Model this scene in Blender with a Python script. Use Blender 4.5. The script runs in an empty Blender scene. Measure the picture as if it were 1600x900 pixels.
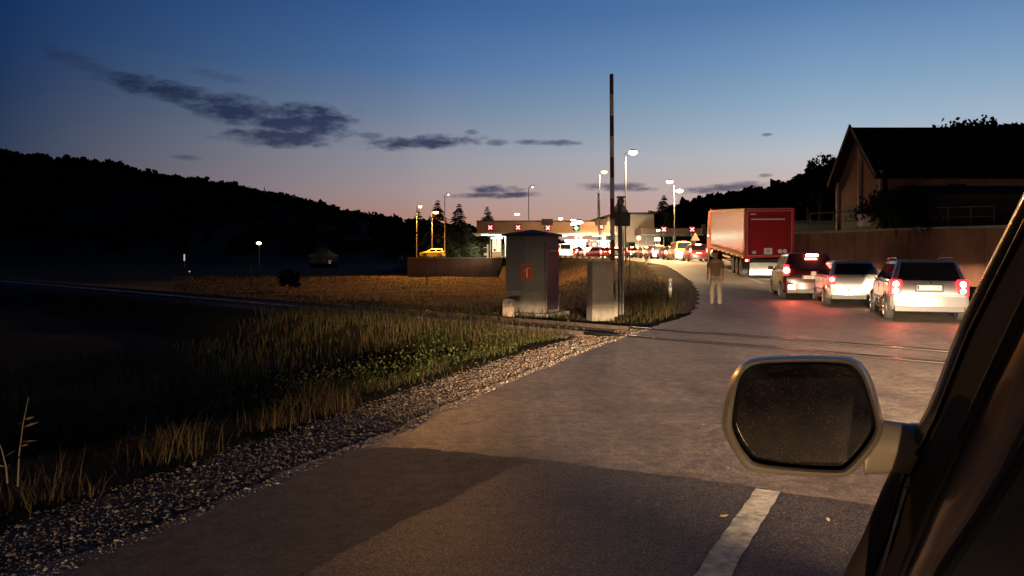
import bpy, bmesh, math, random
import numpy as np
from mathutils import Vector, Matrix
random.seed(7); rng = np.random.default_rng(7)
R = math.radians; PI = math.pi
scene = bpy.context.scene
COL = scene.collection

# ------------------------------------------------------------------ camera, sky, exposure
CAM_H = 1.5; F = 1200.0
cam = bpy.data.cameras.new('camera'); camo = bpy.data.objects.new('camera', cam); COL.objects.link(camo)
camo.location = (0, 0, CAM_H); camo.rotation_euler = (R(90), 0, 0)
cam.sensor_width = 36; cam.lens = 36 * F / 1600; cam.shift_y = -45 / 1600
cam.clip_start = 0.05; cam.clip_end = 8000
scene.camera = camo
scene.view_settings.view_transform = 'Standard'; scene.view_settings.look = 'None'
scene.view_settings.exposure = 0.0; scene.view_settings.gamma = 1.0
scene.view_settings.use_curve_mapping = False
scene.cycles.use_denoising = True
scene.cycles.max_bounces = 6; scene.cycles.diffuse_bounces = 2; scene.cycles.glossy_bounces = 3
scene.cycles.transparent_max_bounces = 8
scene.cycles.sample_clamp_indirect = 4.0
scene.cycles.use_light_tree = True

def lin(c): return tuple(((v / 255) / 12.92 if v / 255 <= .04045 else ((v / 255 + .055) / 1.055) ** 2.4) for v in c[:3])

def make_world():
    w = bpy.data.worlds.new('World'); scene.world = w; w.use_nodes = True
    nt = w.node_tree; N = nt.nodes; L = nt.links; N.clear()
    def math_(op, a, b=None, clamp=False, c=None):
        n = N.new('ShaderNodeMath'); n.operation = op; n.use_clamp = clamp
        for i, v in enumerate((a, b, c)):
            if v is None: continue
            if isinstance(v, (int, float)): n.inputs[i].default_value = v
            else: L.new(v, n.inputs[i])
        return n.outputs[0]
    out = N.new('ShaderNodeOutputWorld'); bg = N.new('ShaderNodeBackground'); L.new(bg.outputs[0], out.inputs[0])
    tc = N.new('ShaderNodeTexCoord'); sx = N.new('ShaderNodeSeparateXYZ'); L.new(tc.outputs['Generated'], sx.inputs[0])
    az = math_('MULTIPLY', math_('ARCTAN2', sx.outputs[0], sx.outputs[1]), 180 / PI)
    el = math_('MULTIPLY', math_('ARCSINE', sx.outputs[2]), 180 / PI)
    t = math_('DIVIDE', math_('MAXIMUM', el, 0.0), 90.0, True)
    def ramp(stops, fac):
        r = N.new('ShaderNodeValToRGB'); e = r.color_ramp.elements
        for i, (p, c) in enumerate(stops):
            x = e[i] if i < 2 else e.new(p)
            x.position = p; x.color = (*lin(c), 1)
        L.new(fac, r.inputs[0]); return r.outputs[0]
    zen = [(.42, (22, 40, 80)), (1.0, (7, 11, 26))]
    left = ramp([(0, (84, 72, 82)), (3 / 90, (70, 70, 86)), (6.6 / 90, (46, 60, 84)), (11.3 / 90, (29, 51, 87)), (15.9 / 90, (18, 46, 90)), (.42, (10, 24, 60)), (1, (7, 12, 32))], t)
    cen = ramp([(0, (190, 126, 98)), (3.1 / 90, (180, 136, 122)), (5 / 90, (165, 147, 148)), (7.7 / 90, (146, 146, 157)), (11 / 90, (112, 130, 156)), (14.1 / 90, (78, 114, 160)), (18.5 / 90, (56, 93, 147))] + zen, t)
    rig = ramp([(0, (205, 160, 140)), (4 / 90, (202, 174, 165)), (5.3 / 90, (200, 181, 176)), (7.3 / 90, (186, 190, 195)), (9 / 90, (162, 181, 200)), (12 / 90, (131, 163, 192)), (14.5 / 90, (112, 146, 186)), (17.4 / 90, (87, 124, 171))] + zen, t)
    def mix(f, a, b):
        m = N.new('ShaderNodeMix'); m.data_type = 'RGBA'
        L.new(f, m.inputs[0]); L.new(a, m.inputs[6])
        if isinstance(b, tuple): m.inputs[7].default_value = b
        else: L.new(b, m.inputs[7])
        return m.outputs[2]
    def mapr(v, a, b, c=0., d=1., smooth=True):
        m = N.new('ShaderNodeMapRange'); m.interpolation_type = 'SMOOTHSTEP' if smooth else 'LINEAR'
        L.new(v, m.inputs[0]); m.inputs[1].default_value = a; m.inputs[2].default_value = b; m.inputs[3].default_value = c; m.inputs[4].default_value = d
        return m.outputs[0]
    sky = mix(mapr(az, -34, -6, smooth=False), left, cen)
    sky = mix(mapr(az, -8, 22, smooth=False), sky, rig)
    # far round to the right and behind it darkens again
    nite = mix(mapr(az, 60, 130), sky, left)
    back = math_('MAXIMUM', mapr(az, 60, 150), mapr(az, -40, -110))
    sky = mix(math_('MULTIPLY', back, .75), nite, (.004, .006, .016, 1))
    # clouds: soft streaks, each an ellipse broken up by noise  (azimuth, elevation, half-width, half-height, tilt, weight)
    D = lambda x, y: (math.degrees(math.atan((x - 800) / F)), math.degrees(math.atan((405 - y) / math.hypot(F, x - 800))))
    specs = [(130, 100, 75, 13, -.30, .35), (265, 143, 112, 15, -.14, .95), (370, 172, 95, 22, -.10, 1.0), (470, 190, 88, 26, .0, 1.1), (440, 215, 88, 15, .0, 1.1),
             (515, 173, 22, 7, 0, .5), (295, 246, 25, 4, 0, .55), (660, 222, 95, 10, .06, 1.05), (578, 212, 20, 5, 0, .5), (738, 207, 12, 4, 0, .55),
             (777, 222, 20, 5, 0, .7), (860, 223, 56, 4.5, -.03, .75), (775, 296, 42, 7, 0, 1.0), (780, 305, 76, 5, .02, 1.0),
             (960, 293, 62, 6, -.05, .9), (985, 291, 26, 6, 0, .8), (1130, 294, 72, 6, .06, .9), (1165, 288, 30, 5, 0, .7), (1196, 274, 12, 3, 0, .6),
             (1198, 210, 9, 2.5, 0, .6), (340, 118, 50, 6, -.1, .25)]
    cx = N.new('ShaderNodeCombineXYZ'); L.new(az, cx.inputs[0]); L.new(math_('MULTIPLY', el, 2.6), cx.inputs[1])
    no = N.new('ShaderNodeTexNoise'); no.inputs['Scale'].default_value = .62; no.inputs['Detail'].default_value = 7; no.inputs['Roughness'].default_value = .62
    L.new(cx.outputs[0], no.inputs['Vector'])
    nz = math_('MULTIPLY', math_('SUBTRACT', no.outputs[0], .5), 3.0)
    tot = None
    for x, y, a, b, k, wgt in specs:
        A, E_ = D(x, y); ha = a / F * 57.3 * math.cos(R(A)) ** 2; hb = b / F * 57.3 * math.cos(R(A))
        da = math_('SUBTRACT', az, A); de = math_('SUBTRACT', math_('SUBTRACT', el, E_), math_('MULTIPLY', da, k))
        q = math_('ADD', math_('POWER', math_('ABSOLUTE', math_('DIVIDE', da, ha * 1.15)), 2.0), math_('POWER', math_('ABSOLUTE', math_('DIVIDE', de, hb * 1.25)), 2.0))
        f = math_('MULTIPLY', mapr(math_('SUBTRACT', math_('ADD', 1.0, math_('MULTIPLY', nz, .85)), q), -.10, 1.15), wgt, True)
        tot = f if tot is None else math_('MAXIMUM', tot, f)
    ccol = ramp([(0, (84, 68, 82)), (5.5 / 90, (66, 69, 96)), (9 / 90, (46, 56, 86)), (12 / 90, (34, 46, 78)), (16 / 90, (22, 38, 70))], t)
    ccol_l = mix(mapr(az, -30, -12), ramp([(0, (40, 44, 62)), (1, (16, 28, 58))], math_('MULTIPLY', t, 5.0, True)), ccol)
    sky = mix(math_('MULTIPLY', tot, .95), sky, ccol_l)
    # below the horizon: dark earth tone
    sky = mix(mapr(el, -1.0, -0.2), sky, sky)
    gm = N.new('ShaderNodeMix'); gm.data_type = 'RGBA'; L.new(mapr(el, -1.5, 0), gm.inputs[0]); gm.inputs[6].default_value = (.01, .008, .008, 1); L.new(sky, gm.inputs[7])
    L.new(gm.outputs[2], bg.inputs[0]); bg.inputs[1].default_value = 1.0
make_world()

# ------------------------------------------------------------------ helpers
def tag(o, label=None, cat=None, group=None, kind=None):
    if label: o['label'] = label
    if cat: o['category'] = cat
    if group: o['group'] = group
    if kind: o['kind'] = kind
    return o

def empty(name, loc=(0, 0, 0), rz=0, label=None, cat=None, group=None):
    o = bpy.data.objects.new(name, None); COL.objects.link(o); o.empty_display_size = .2
    o.location = loc; o.rotation_euler = (0, 0, rz)
    return tag(o, label, cat, group)

class MB:
    def __init__(s): s.v = []; s.f = []; s.m = []
    def add(s, vs, fs, mi=0):
        b = len(s.v); s.v += [tuple(p) for p in vs]; s.f += [tuple(i + b for i in f) for f in fs]; s.m += [mi] * len(fs); return s
    def box(s, c, d, mi=0, rz=0, M=None):
        x, y, z = d[0] / 2, d[1] / 2, d[2] / 2
        vs = [Vector((i * x, j * y, k * z)) for k in (-1, 1) for j in (-1, 1) for i in (-1, 1)]
        m = M if M is not None else Matrix.Rotation(rz, 3, 'Z')
        vs = [m @ v + Vector(c) for v in vs]
        return s.add(vs, [(0, 2, 3, 1), (4, 5, 7, 6), (0, 1, 5, 4), (2, 6, 7, 3), (0, 4, 6, 2), (1, 3, 7, 5)], mi)
    def tube(s, p0, p1, r0, r1=None, n=10, mi=0, caps=True):
        p0, p1 = Vector(p0), Vector(p1); r1 = r0 if r1 is None else r1
        q = (p1 - p0).to_track_quat('Z', 'Y').to_matrix()
        vs = []
        for p, r in ((p0, r0), (p1, r1)):
            vs += [p + q @ Vector((r * math.cos(2 * PI * k / n), r * math.sin(2 * PI * k / n), 0)) for k in range(n)]
        fs = [(k, (k + 1) % n, n + (k + 1) % n, n + k) for k in range(n)]
        if caps: fs += [tuple(range(n - 1, -1, -1)), tuple(range(n, 2 * n))]
        return s.add(vs, fs, mi)
    def path(s, pts, r, n=8, mi=0):
        for a, b in zip(pts, pts[1:]): s.tube(a, b, r, r, n, mi)
        return s
    def lathe(s, prof, n=20, M=None, mi=0):
        M = M or Matrix.Identity(4); vs = []
        for r, z in prof: vs += [M @ Vector((r * math.cos(2 * PI * k / n), r * math.sin(2 * PI * k / n), z)) for k in range(n)]
        fs = [(j * n + k, j * n + (k + 1) % n, (j + 1) * n + (k + 1) % n, (j + 1) * n + k) for j in range(len(prof) - 1) for k in range(n)]
        fs += [tuple(range(n - 1, -1, -1)), tuple(range((len(prof) - 1) * n, len(prof) * n))]
        return s.add(vs, fs, mi)
    def loft(s, rings, mi=0, cap=True, closed=True):
        n = len(rings[0]); vs = [p for r in rings for p in r]; fs = []
        for j in range(len(rings) - 1):
            for k in range(n if closed else n - 1):
                fs.append((j * n + k, j * n + (k + 1) % n, (j + 1) * n + (k + 1) % n, (j + 1) * n + k))
        if cap: fs += [tuple(range(n - 1, -1, -1)), tuple(range((len(rings) - 1) * n, len(rings) * n))]
        return s.add(vs, fs, mi)
    def slab(s, quad, th, mi=0):
        q = [Vector(p) for p in quad]; nrm = (q[1] - q[0]).cross(q[2] - q[0]).normalized()
        return s.add(q + [p - nrm * th for p in q], [(0, 1, 2, 3), (7, 6, 5, 4)] + [(k, k + 4, (k + 1) % 4 + 4, (k + 1) % 4) for k in range(4)], mi)
    def prism(s, poly, p, ax, ay, az, mi=0):
        """poly in (u,v); p origin, ax/ay in-plane axes, az extrusion vector"""
        p, ax, ay, az = map(Vector, (p, ax, ay, az)); n = len(poly)
        a = [p + ax * u + ay * v for u, v in poly]
        return s.add(a + [q + az for q in a], [tuple(range(n - 1, -1, -1)), tuple(range(n, 2 * n))] + [(k, (k + 1) % n, n + (k + 1) % n, n + k) for k in range(n)], mi)
    def build(s, name, mats, parent=None, smooth=None, bevel=0, seg=2):
        me = bpy.data.meshes.new(name); me.from_pydata(s.v, [], s.f)
        mats = mats if isinstance(mats, (list, tuple)) else [mats]
        for m in mats: me.materials.append(m)
        if any(s.m): me.polygons.foreach_set('material_index', s.m)
        bm = bmesh.new(); bm.from_mesh(me)
        bmesh.ops.recalc_face_normals(bm, faces=bm.faces)
        if bevel:
            es = [e for e in bm.edges if len(e.link_faces) == 2 and e.calc_face_angle(0) > R(30)]
            bmesh.ops.bevel(bm, geom=es, offset=bevel, segments=seg, affect='EDGES', profile=.5, clamp_overlap=True)
        bm.to_mesh(me); bm.free()
        if smooth is not None:
            me.polygons.foreach_set('use_smooth', [True] * len(me.polygons)); me.set_sharp_from_angle(angle=R(smooth))
        o = bpy.data.objects.new(name, me); COL.objects.link(o)
        if parent: o.parent = parent
        return o

def copy_tree(o, parent=None):
    c = o.copy(); COL.objects.link(c)
    if parent: c.parent = parent
    for ch in list(o.children): copy_tree(ch, c)
    return c

MATS = {}
def mat(name, col, rough=.6, metal=0, noise=0, scale=8, bump=0, col2=None, spec=None, coat=0, emit=None, estr=0, detail=5, coords='Object', bscale=None, stretch=None):
    if name in MATS: return MATS[name]
    m = bpy.data.materials.new(name); m.use_nodes = True; nt = m.node_tree; N, L = nt.nodes, nt.links
    b = N['Principled BSDF']
    b.inputs['Base Color'].default_value = (*col, 1); b.inputs['Roughness'].default_value = rough; b.inputs['Metallic'].default_value = metal
    if spec is not None: b.inputs['Specular IOR Level'].default_value = spec
    if coat: b.inputs['Coat Weight'].default_value = coat; b.inputs['Coat Roughness'].default_value = .06
    if emit: b.inputs['Emission Color'].default_value = (*emit, 1); b.inputs['Emission Strength'].default_value = estr
    if noise or col2 or bump:
        tc = N.new('ShaderNodeTexCoord'); vec = tc.outputs[coords]
        if stretch:
            mp = N.new('ShaderNodeMapping'); mp.inputs['Scale'].default_value = stretch; L.new(vec, mp.inputs[0]); vec = mp.outputs[0]
        n = N.new('ShaderNodeTexNoise'); n.inputs['Scale'].default_value = scale; n.inputs['Detail'].default_value = detail; n.inputs['Roughness'].default_value = .65
        L.new(vec, n.inputs['Vector'])
        if noise or col2:
            c2 = col2 or tuple(c * (1 - noise) for c in col); c1 = col if col2 else tuple(min(1, c * (1 + noise)) for c in col)
            r = N.new('ShaderNodeValToRGB'); r.color_ramp.elements[0].position = .3; r.color_ramp.elements[1].position = .7
            r.color_ramp.elements[0].color = (*c2, 1); r.color_ramp.elements[1].color = (*c1, 1)
            L.new(n.outputs[0], r.inputs[0]); L.new(r.outputs[0], b.inputs['Base Color'])
        if bump:
            n2 = n
            if bscale:
                n2 = N.new('ShaderNodeTexNoise'); n2.inputs['Scale'].default_value = bscale; n2.inputs['Detail'].default_value = 4; L.new(vec, n2.inputs['Vector'])
            bp = N.new('ShaderNodeBump'); bp.inputs['Strength'].default_value = bump; bp.inputs['Distance'].default_value = .02
            L.new(n2.outputs[0], bp.inputs['Height']); L.new(bp.outputs[0], b.inputs['Normal'])
    MATS[name] = m; return m

def emat(name, col, s):
    if name in MATS: return MATS[name]
    m = bpy.data.materials.new(name); m.use_nodes = True; N, L = m.node_tree.nodes, m.node_tree.links
    b = N['Principled BSDF']; b.inputs['Base Color'].default_value = (*[c * .5 for c in col], 1); b.inputs['Roughness'].default_value = .3
    b.inputs['Emission Color'].default_value = (*col, 1); b.inputs['Emission Strength'].default_value = s
    MATS[name] = m; return m

def asphalt(name, col, grain, speck, ripple=0, rough=.75, crack=False):
    m = bpy.data.materials.new(name); m.use_nodes = True; N, L = m.node_tree.nodes, m.node_tree.links
    b = N['Principled BSDF']; b.inputs['Roughness'].default_value = rough; b.inputs['Specular IOR Level'].default_value = .5
    tc = N.new('ShaderNodeTexCoord'); V = tc.outputs['Object']
    def noise(s, d=4, r=.6, vec=V):
        n = N.new('ShaderNodeTexNoise'); n.inputs['Scale'].default_value = s; n.inputs['Detail'].default_value = d; n.inputs['Roughness'].default_value = r; L.new(vec, n.inputs['Vector']); return n.outputs[0]
    def ramp(f, a, b_, pa=.3, pb=.7):
        r = N.new('ShaderNodeValToRGB'); e = r.color_ramp.elements; e[0].position = pa; e[1].position = pb; e[0].color = (*a, 1); e[1].color = (*b_, 1); L.new(f, r.inputs[0]); return r.outputs[0]
    def mix(a, b_, mode='MULTIPLY', f=1.0):
        x = N.new('ShaderNodeMix'); x.data_type = 'RGBA'; x.blend_type = mode
        if isinstance(f, float): x.inputs[0].default_value = f
        else: L.new(f, x.inputs[0])
        for i, v in ((6, a), (7, b_)):
            if isinstance(v, tuple): x.inputs[i].default_value = v
            else: L.new(v, x.inputs[i])
        return x.outputs[2]
    c = ramp(noise(.5, 5), tuple(k * .78 for k in col), tuple(k * 1.2 for k in col))
    if crack:
        mpw = N.new('ShaderNodeMapping'); mpw.inputs['Rotation'].default_value = (0, 0, R(21)); mpw.inputs['Scale'].default_value = (1.5, .10, 1); L.new(V, mpw.inputs[0])
        c = mix(c, ramp(noise(1.0, 4, .6, mpw.outputs[0]), (.70, .69, .68), (1.12, 1.12, 1.12), .32, .62))
        c = mix(c, ramp(noise(1.7, 6, .7), (.60, .58, .56), (1.0, 1.0, 1.0), .30, .42))
    c = mix(c, ramp(noise(9, 4, .7), (.62, .60, .58), (1.22, 1.21, 1.20), .38, .62))
    c = mix(c, ramp(noise(34, 3, .75), (.58, .57, .55), (1.25, 1.24, 1.22), .36, .64))
    c = mix(c, ramp(noise(grain, 2, .8), (.55, .55, .55), (1.35, 1.33, 1.3), .38, .62))
    vo = N.new('ShaderNodeTexVoronoi'); vo.inputs['Scale'].default_value = grain * 1.6; L.new(V, vo.inputs['Vector'])
    sep = N.new('ShaderNodeSeparateColor'); L.new(vo.outputs['Color'], sep.inputs[0])
    msk = N.new('ShaderNodeMath'); msk.operation = 'GREATER_THAN'; msk.inputs[1].default_value = 1 - speck; L.new(sep.outputs[0], msk.inputs[0])
    m2 = N.new('ShaderNodeMath'); m2.operation = 'LESS_THAN'; m2.inputs[1].default_value = .42; L.new(vo.outputs['Distance'], m2.inputs[0])
    m3 = N.new('ShaderNodeMath'); m3.operation = 'MULTIPLY'; L.new(msk.outputs[0], m3.inputs[0]); L.new(m2.outputs[0], m3.inputs[1])
    c = mix(c, (.22, .20, .16, 1), 'MIX', m3.outputs[0])
    if crack:
        v2 = N.new('ShaderNodeTexVoronoi'); v2.feature = 'DISTANCE_TO_EDGE'; v2.inputs['Scale'].default_value = .33
        nv = N.new('ShaderNodeTexNoise'); nv.inputs['Scale'].default_value = 1.4; nv.inputs['Detail'].default_value = 6; L.new(V, nv.inputs['Vector'])
        ad = N.new('ShaderNodeVectorMath'); ad.operation = 'MULTIPLY_ADD'; L.new(nv.outputs['Color'], ad.inputs[0]); ad.inputs[1].default_value = (1.3, 1.3, 1.3); L.new(V, ad.inputs[2]); L.new(ad.outputs[0], v2.inputs['Vector'])
        cr = N.new('ShaderNodeMapRange'); L.new(v2.outputs['Distance'], cr.inputs[0]); cr.inputs[1].default_value = .003; cr.inputs[2].default_value = .009; cr.inputs[3].default_value = .68
        cb = N.new('ShaderNodeCombineColor'); [L.new(cr.outputs[0], cb.inputs[i]) for i in range(3)]
        c = mix(c, cb.outputs[0])
    L.new(c, b.inputs['Base Color'])
    bp = N.new('ShaderNodeBump'); bp.inputs['Strength'].default_value = .8; bp.inputs['Distance'].default_value = .008
    L.new(noise(grain * .55, 3, .8), bp.inputs['Height'])
    bq = N.new('ShaderNodeBump'); bq.inputs['Strength'].default_value = .9; bq.inputs['Distance'].default_value = .010
    L.new(noise(13, 4, .7), bq.inputs['Height']); L.new(bp.outputs[0], bq.inputs['Normal']); nrm = bq.outputs[0]
    if ripple:
        mp = N.new('ShaderNodeMapping'); mp.inputs['Rotation'].default_value = (0, 0, R(21)); mp.inputs['Scale'].default_value = (.35, 1.1, 1); L.new(V, mp.inputs[0])
        b2 = N.new('ShaderNodeBump'); b2.inputs['Strength'].default_value = 1.0; b2.inputs['Distance'].default_value = ripple
        L.new(noise(1.0, 3, .5, mp.outputs[0]), b2.inputs['Height']); L.new(nrm, b2.inputs['Normal']); nrm = b2.outputs[0]
    L.new(nrm, b.inputs['Normal'])
    MATS[name] = m; return m

def glass_mat(name, tint=.1, rough=.03):
    m = bpy.data.materials.new(name); m.use_nodes = True; N, L = m.node_tree.nodes, m.node_tree.links
    N.remove(N['Principled BSDF']); out = N['Material Output']
    tr = N.new('ShaderNodeBsdfTransparent'); tr.inputs[0].default_value = (tint, tint, tint, 1)
    gl = N.new('ShaderNodeBsdfGlossy'); gl.inputs['Roughness'].default_value = rough; gl.inputs[0].default_value = (1, 1, 1, 1)
    fr = N.new('ShaderNodeFresnel'); fr.inputs[0].default_value = 1.5
    mx = N.new('ShaderNodeMixShader'); L.new(fr.outputs[0], mx.inputs[0]); L.new(tr.outputs[0], mx.inputs[1]); L.new(gl.outputs[0], mx.inputs[2]); L.new(mx.outputs[0], out.inputs[0])
    MATS[name] = m; return m

def text(body, size, loc, rot, m, name, parent, depth=.002, align='CENTER'):
    cu = bpy.data.curves.new(name, 'FONT'); cu.body = body; cu.size = size; cu.extrude = depth; cu.align_x = align; cu.align_y = 'CENTER'
    o = bpy.data.objects.new('tmp', cu); COL.objects.link(o); bpy.context.view_layer.update()
    me = bpy.data.meshes.new_from_object(o.evaluated_get(bpy.context.evaluated_depsgraph_get()))
    bpy.data.objects.remove(o); me.materials.clear(); me.materials.append(m); me.name = name
    p = bpy.data.objects.new(name, me); COL.objects.link(p); p.location = loc; p.rotation_euler = rot
    if parent: p.parent = parent
    return p

# ------------------------------------------------------------------ materials
M_ROAD = asphalt('old_asphalt', (.175, .148, .122), 95, .10, ripple=.045, rough=.56, crack=True)
M_PATCH = asphalt('coarse_asphalt', (.037, .034, .029), 80, .26, ripple=.02, rough=.6)
M_PATCH2 = asphalt('smooth_asphalt', (.074, .064, .055), 120, .03, ripple=.05)
M_PLAZA = asphalt('plaza_asphalt', (.11, .10, .09), 60, .05)
M_PAINT = mat('worn_road_paint', (.62, .60, .55), .7, col2=(.16, .15, .13), scale=14, detail=9, bump=.3)
M_GROUND = mat('meadow_soil', (.034, .028, .014), .95, spec=.04, col2=(.014, .012, .008), scale=1.2, detail=8, bump=.6, bscale=20)
M_GRAVELBED = mat('gravel_bed', (.20, .155, .115), .9, spec=.04, col2=(.06, .048, .038), scale=7, detail=6, bump=1.0, bscale=45)
M_STONE = mat('limestone_chips', (.30, .24, .19), .9, col2=(.08, .065, .052), scale=6, detail=2)
M_BALLAST = mat('track_ballast', (.07, .06, .055), .95, noise=.5, scale=16, bump=1.0)
M_RAIL = mat('rail_steel', (.20, .16, .14), .30, metal=1.0, noise=.25, scale=5)
M_RUST = mat('rusty_rail', (.10, .05, .03), .8, noise=.4, scale=10)
M_DARKGROOVE = mat('rail_groove', (.012, .011, .010), .9, noise=.3)
M_CONC = mat('weathered_concrete', (.30, .28, .25), .85, col2=(.17, .155, .135), scale=2.2, detail=8, bump=.25, bscale=30)
M_WALL = mat('stained_redlit_concrete', (.32, .14, .085), .9, col2=(.07, .032, .022), scale=.8, detail=9, bump=.3, bscale=14, stretch=(1, 1, .35))  # red brake-lamp glow is put into the wall's base colour
M_HUT = mat('hut_panel', (.115, .112, .112), .7, noise=.16, scale=3, detail=8, bump=.1)
M_HUT2 = mat('hut_panel_pale', (.15, .142, .138), .7, noise=.16, scale=3, detail=8, bump=.1)
M_HUTD = mat('hut_door_metal', (.045, .042, .05), .5, noise=.15, scale=4)
M_PLINTH_LIT = mat('pale_headlit_plinth', (.26, .24, .21), .85, col2=(.14, .125, .11), scale=4, detail=8)  # pale tone holds the headlight glow below the beam cut-off
M_BLACKROOF = mat('tar_roof', (.02, .02, .022), .7, noise=.3)
M_ORANGE = mat('orange_plastic', (.36, .08, .025), .5, noise=.12, scale=5)
M_WHITE = mat('white_paint', (.72, .71, .68), .5, noise=.08, scale=6)
M_CAB = mat('cabinet_grey', (.24, .215, .185), .6, noise=.12, scale=3, detail=8)
M_RED = mat('barrier_red', (.13, .022, .018), .5, noise=.2, scale=6)
M_WOFF = mat('barrier_white', (.62, .55, .50), .5, noise=.15, scale=6)
M_STEEL = mat('galvanised_steel', (.34, .34, .34), .45, metal=.7, noise=.2, scale=5)
M_BLACK = mat('black_plastic', (.012, .012, .012), .45, noise=.2, scale=20)
M_RUBBER = mat('rubber', (.018, .018, .018), .8, noise=.3, scale=20)
M_RIM = mat('alloy_rim', (.45, .45, .46), .3, metal=.9, noise=.1, scale=8)
M_GLASS = glass_mat('car_glass', .22)
M_INT = mat('dark_interior', (.012, .011, .011), .9, noise=.3)
M_LENS = mat('red_lens', (.32, .01, .012), .2, coat=.6, emit=(1, .010, .012), estr=9.0, noise=.05)
M_LENS_OFF = mat('tinted_lens', (.25, .012, .012), .2, coat=.6, noise=.05)
M_CORE = emat('brake_lamp_core', (1, .17, .10), 190)
M_CORE_F = emat('queue_brake_core', (1, .20, .10), 70)
M_LENS_F = emat('queue_red_lens', (1, .010, .010), 12)
M_HEAD = emat('headlamp_core', (1, .86, .62), 60)
M_PLATE = mat('plate_white', (.8, .8, .76), .35, noise=.05)
M_INK = mat('plate_ink', (.02, .02, .025), .6, noise=.1)
M_TEXTW = mat('white_lettering', (.75, .72, .68), .6, noise=.05)
def paint(name, c, metal=.3, rough=.35): return mat('paint_' + name, c, rough, metal, noise=.06, scale=3, coat=.7)
P_SILVER = paint('silver', (.31, .31, .32), .55, .33)
P_SILVER2 = paint('pale_silver', (.42, .42, .41), .5, .35)
P_BLACK_REDLIT = paint('black', (.05, .008, .009), .2, .3)  # red lamp glow is mixed into this black paint
P_DRED = paint('dark_red', (.20, .02, .02)); P_YELLOW = paint('yellow', (.75, .48, .03), .05)
P_GOLD = paint('ochre', (.42, .28, .06)); P_BLUE = paint('grey_blue', (.10, .11, .17)); P_WHITE = paint('white', (.72, .72, .70), 0)
P_GREY = paint('grey', (.16, .16, .17)); P_CHAMP = paint('champagne', (.36, .30, .225), .55, .36)
LEAFS = [mat('spruce_needles', (.028, .036, .02), .9, spec=.04, noise=.5, scale=2), mat('dark_leaves', (.011, .013, .007), .9, spec=.04, noise=.5, scale=2)]
M_BARK = mat('bark', (.06, .045, .035), .95, noise=.4, scale=6, bump=.5)

# ------------------------------------------------------------------ terrain functions
LY = np.array([-40, -10, 3.67, 5.0, 6.27, 8.57, 10.4, 13, 16.4, 20, 24, 30, 38, 46, 56, 65, 85, 100, 170])
LX = np.array([-18.6, -7.4, -2.2, -1.67, -1.18, -.36, .32, 1.36, 2.9, 4.6, 5.8, 7.3, 8.9, 10.0, 11.2, 11.6, 12.1, 12.4, 12.6])
ZY = np.array([-60, 22, 30, 41, 48, 55, 65, 75, 100, 125, 400]); ZZ = np.array([0, 0, .14, .44, .74, 1.0, 1.18, 1.3, 1.65, 1.72, 1.8])
def edge(y): return np.interp(y, LY, LX)
def roadz(y): return np.interp(y, ZY, ZZ)
def sst(a, b, x): t = np.clip((x - a) / (b - a), 0, 1); return t * t * (3 - 2 * t)
EX = np.array([-400, -16.5, -15.8, -1.6, 7, 12, 40]); EY = np.array([160, 150, 119.5, 119.5, 97, 88, 88])
ROADW = 9.2
def height(x, y):
    x = np.asarray(x, float); y = np.asarray(y, float)
    rz = roadz(y); dl = edge(y) - x
    field = -.75 - .45 * sst(18, 110, y) + .10 * np.sin(x * .7 + 1.3 * np.sin(y * .31)) * np.sin(y * .53)
    field = field - .5 * sst(20, 140, -x)
    fall = sst(1.1, 5.5 + 5 * sst(20, 45, y), dl)
    h = (rz - .06) * (1 - fall) + field * fall
    t = (x + y - 18) / 1.414
    side = np.where(t > 0, sst(3.2, 7.0, t), sst(1.9, 3.6, -t))
    h = np.where(dl > 0, np.maximum(h, -.10 * (1 - side) + h * side), h)
    P = sst(-7, 0, y - np.interp(x, EX, EY)) * (1 - sst(0, 60, y - 230)) * sst(-30, -14, x)
    P = np.where((x < -1.6), np.where(y > np.interp(x, EX, EY), P, 0), P)
    h = np.where(dl > 0, h * (1 - P) + 1.62 * P, h)
    return h
def at(px, d, z=None):
    x = (px - 800) / F * d
    return Vector((x, d, float(height(x, d)) if z is None else z))
def on_road(px, d): return Vector(((px - 800) / F * d, d, float(roadz(d)) + .03))

def grid_mesh(name, xs, ys, zf, m, smooth=True):
    X, Y = np.meshgrid(xs, ys); Z = zf(X, Y); nx, ny = len(xs), len(ys)
    v = np.stack([X.ravel(), Y.ravel(), Z.ravel()], 1)
    i = np.arange((ny - 1) * nx).reshape(ny - 1, nx)[:, :-1].ravel()
    f = np.stack([i, i + 1, i + 1 + nx, i + nx], 1)
    me = bpy.data.meshes.new(name); me.from_pydata(v.tolist(), [], f.tolist()); me.materials.append(m)
    if smooth: me.polygons.foreach_set('use_smooth', [True] * len(me.polygons))
    o = bpy.data.objects.new(name, me); COL.objects.link(o); return o

# ------------------------------------------------------------------ ground, road, shoulder
def axis(a0, a1, fine, far, grow=1.25):
    pts = list(np.arange(a0, a1 + 1e-6, fine)); s = fine; p = a1
    while p < far: s *= grow; p += s; pts.append(p)
    s = fine; p = a0; pre = []
    while p > -far * .9: s *= grow; p -= s; pre.append(p)
    return np.array(pre[::-1] + pts)
xs = axis(-16, 22, .5, 1500); ys = axis(-8, 130, .6, 1800)
tag(grid_mesh('ground', xs, ys, height, M_GROUND), kind='structure')

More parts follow.
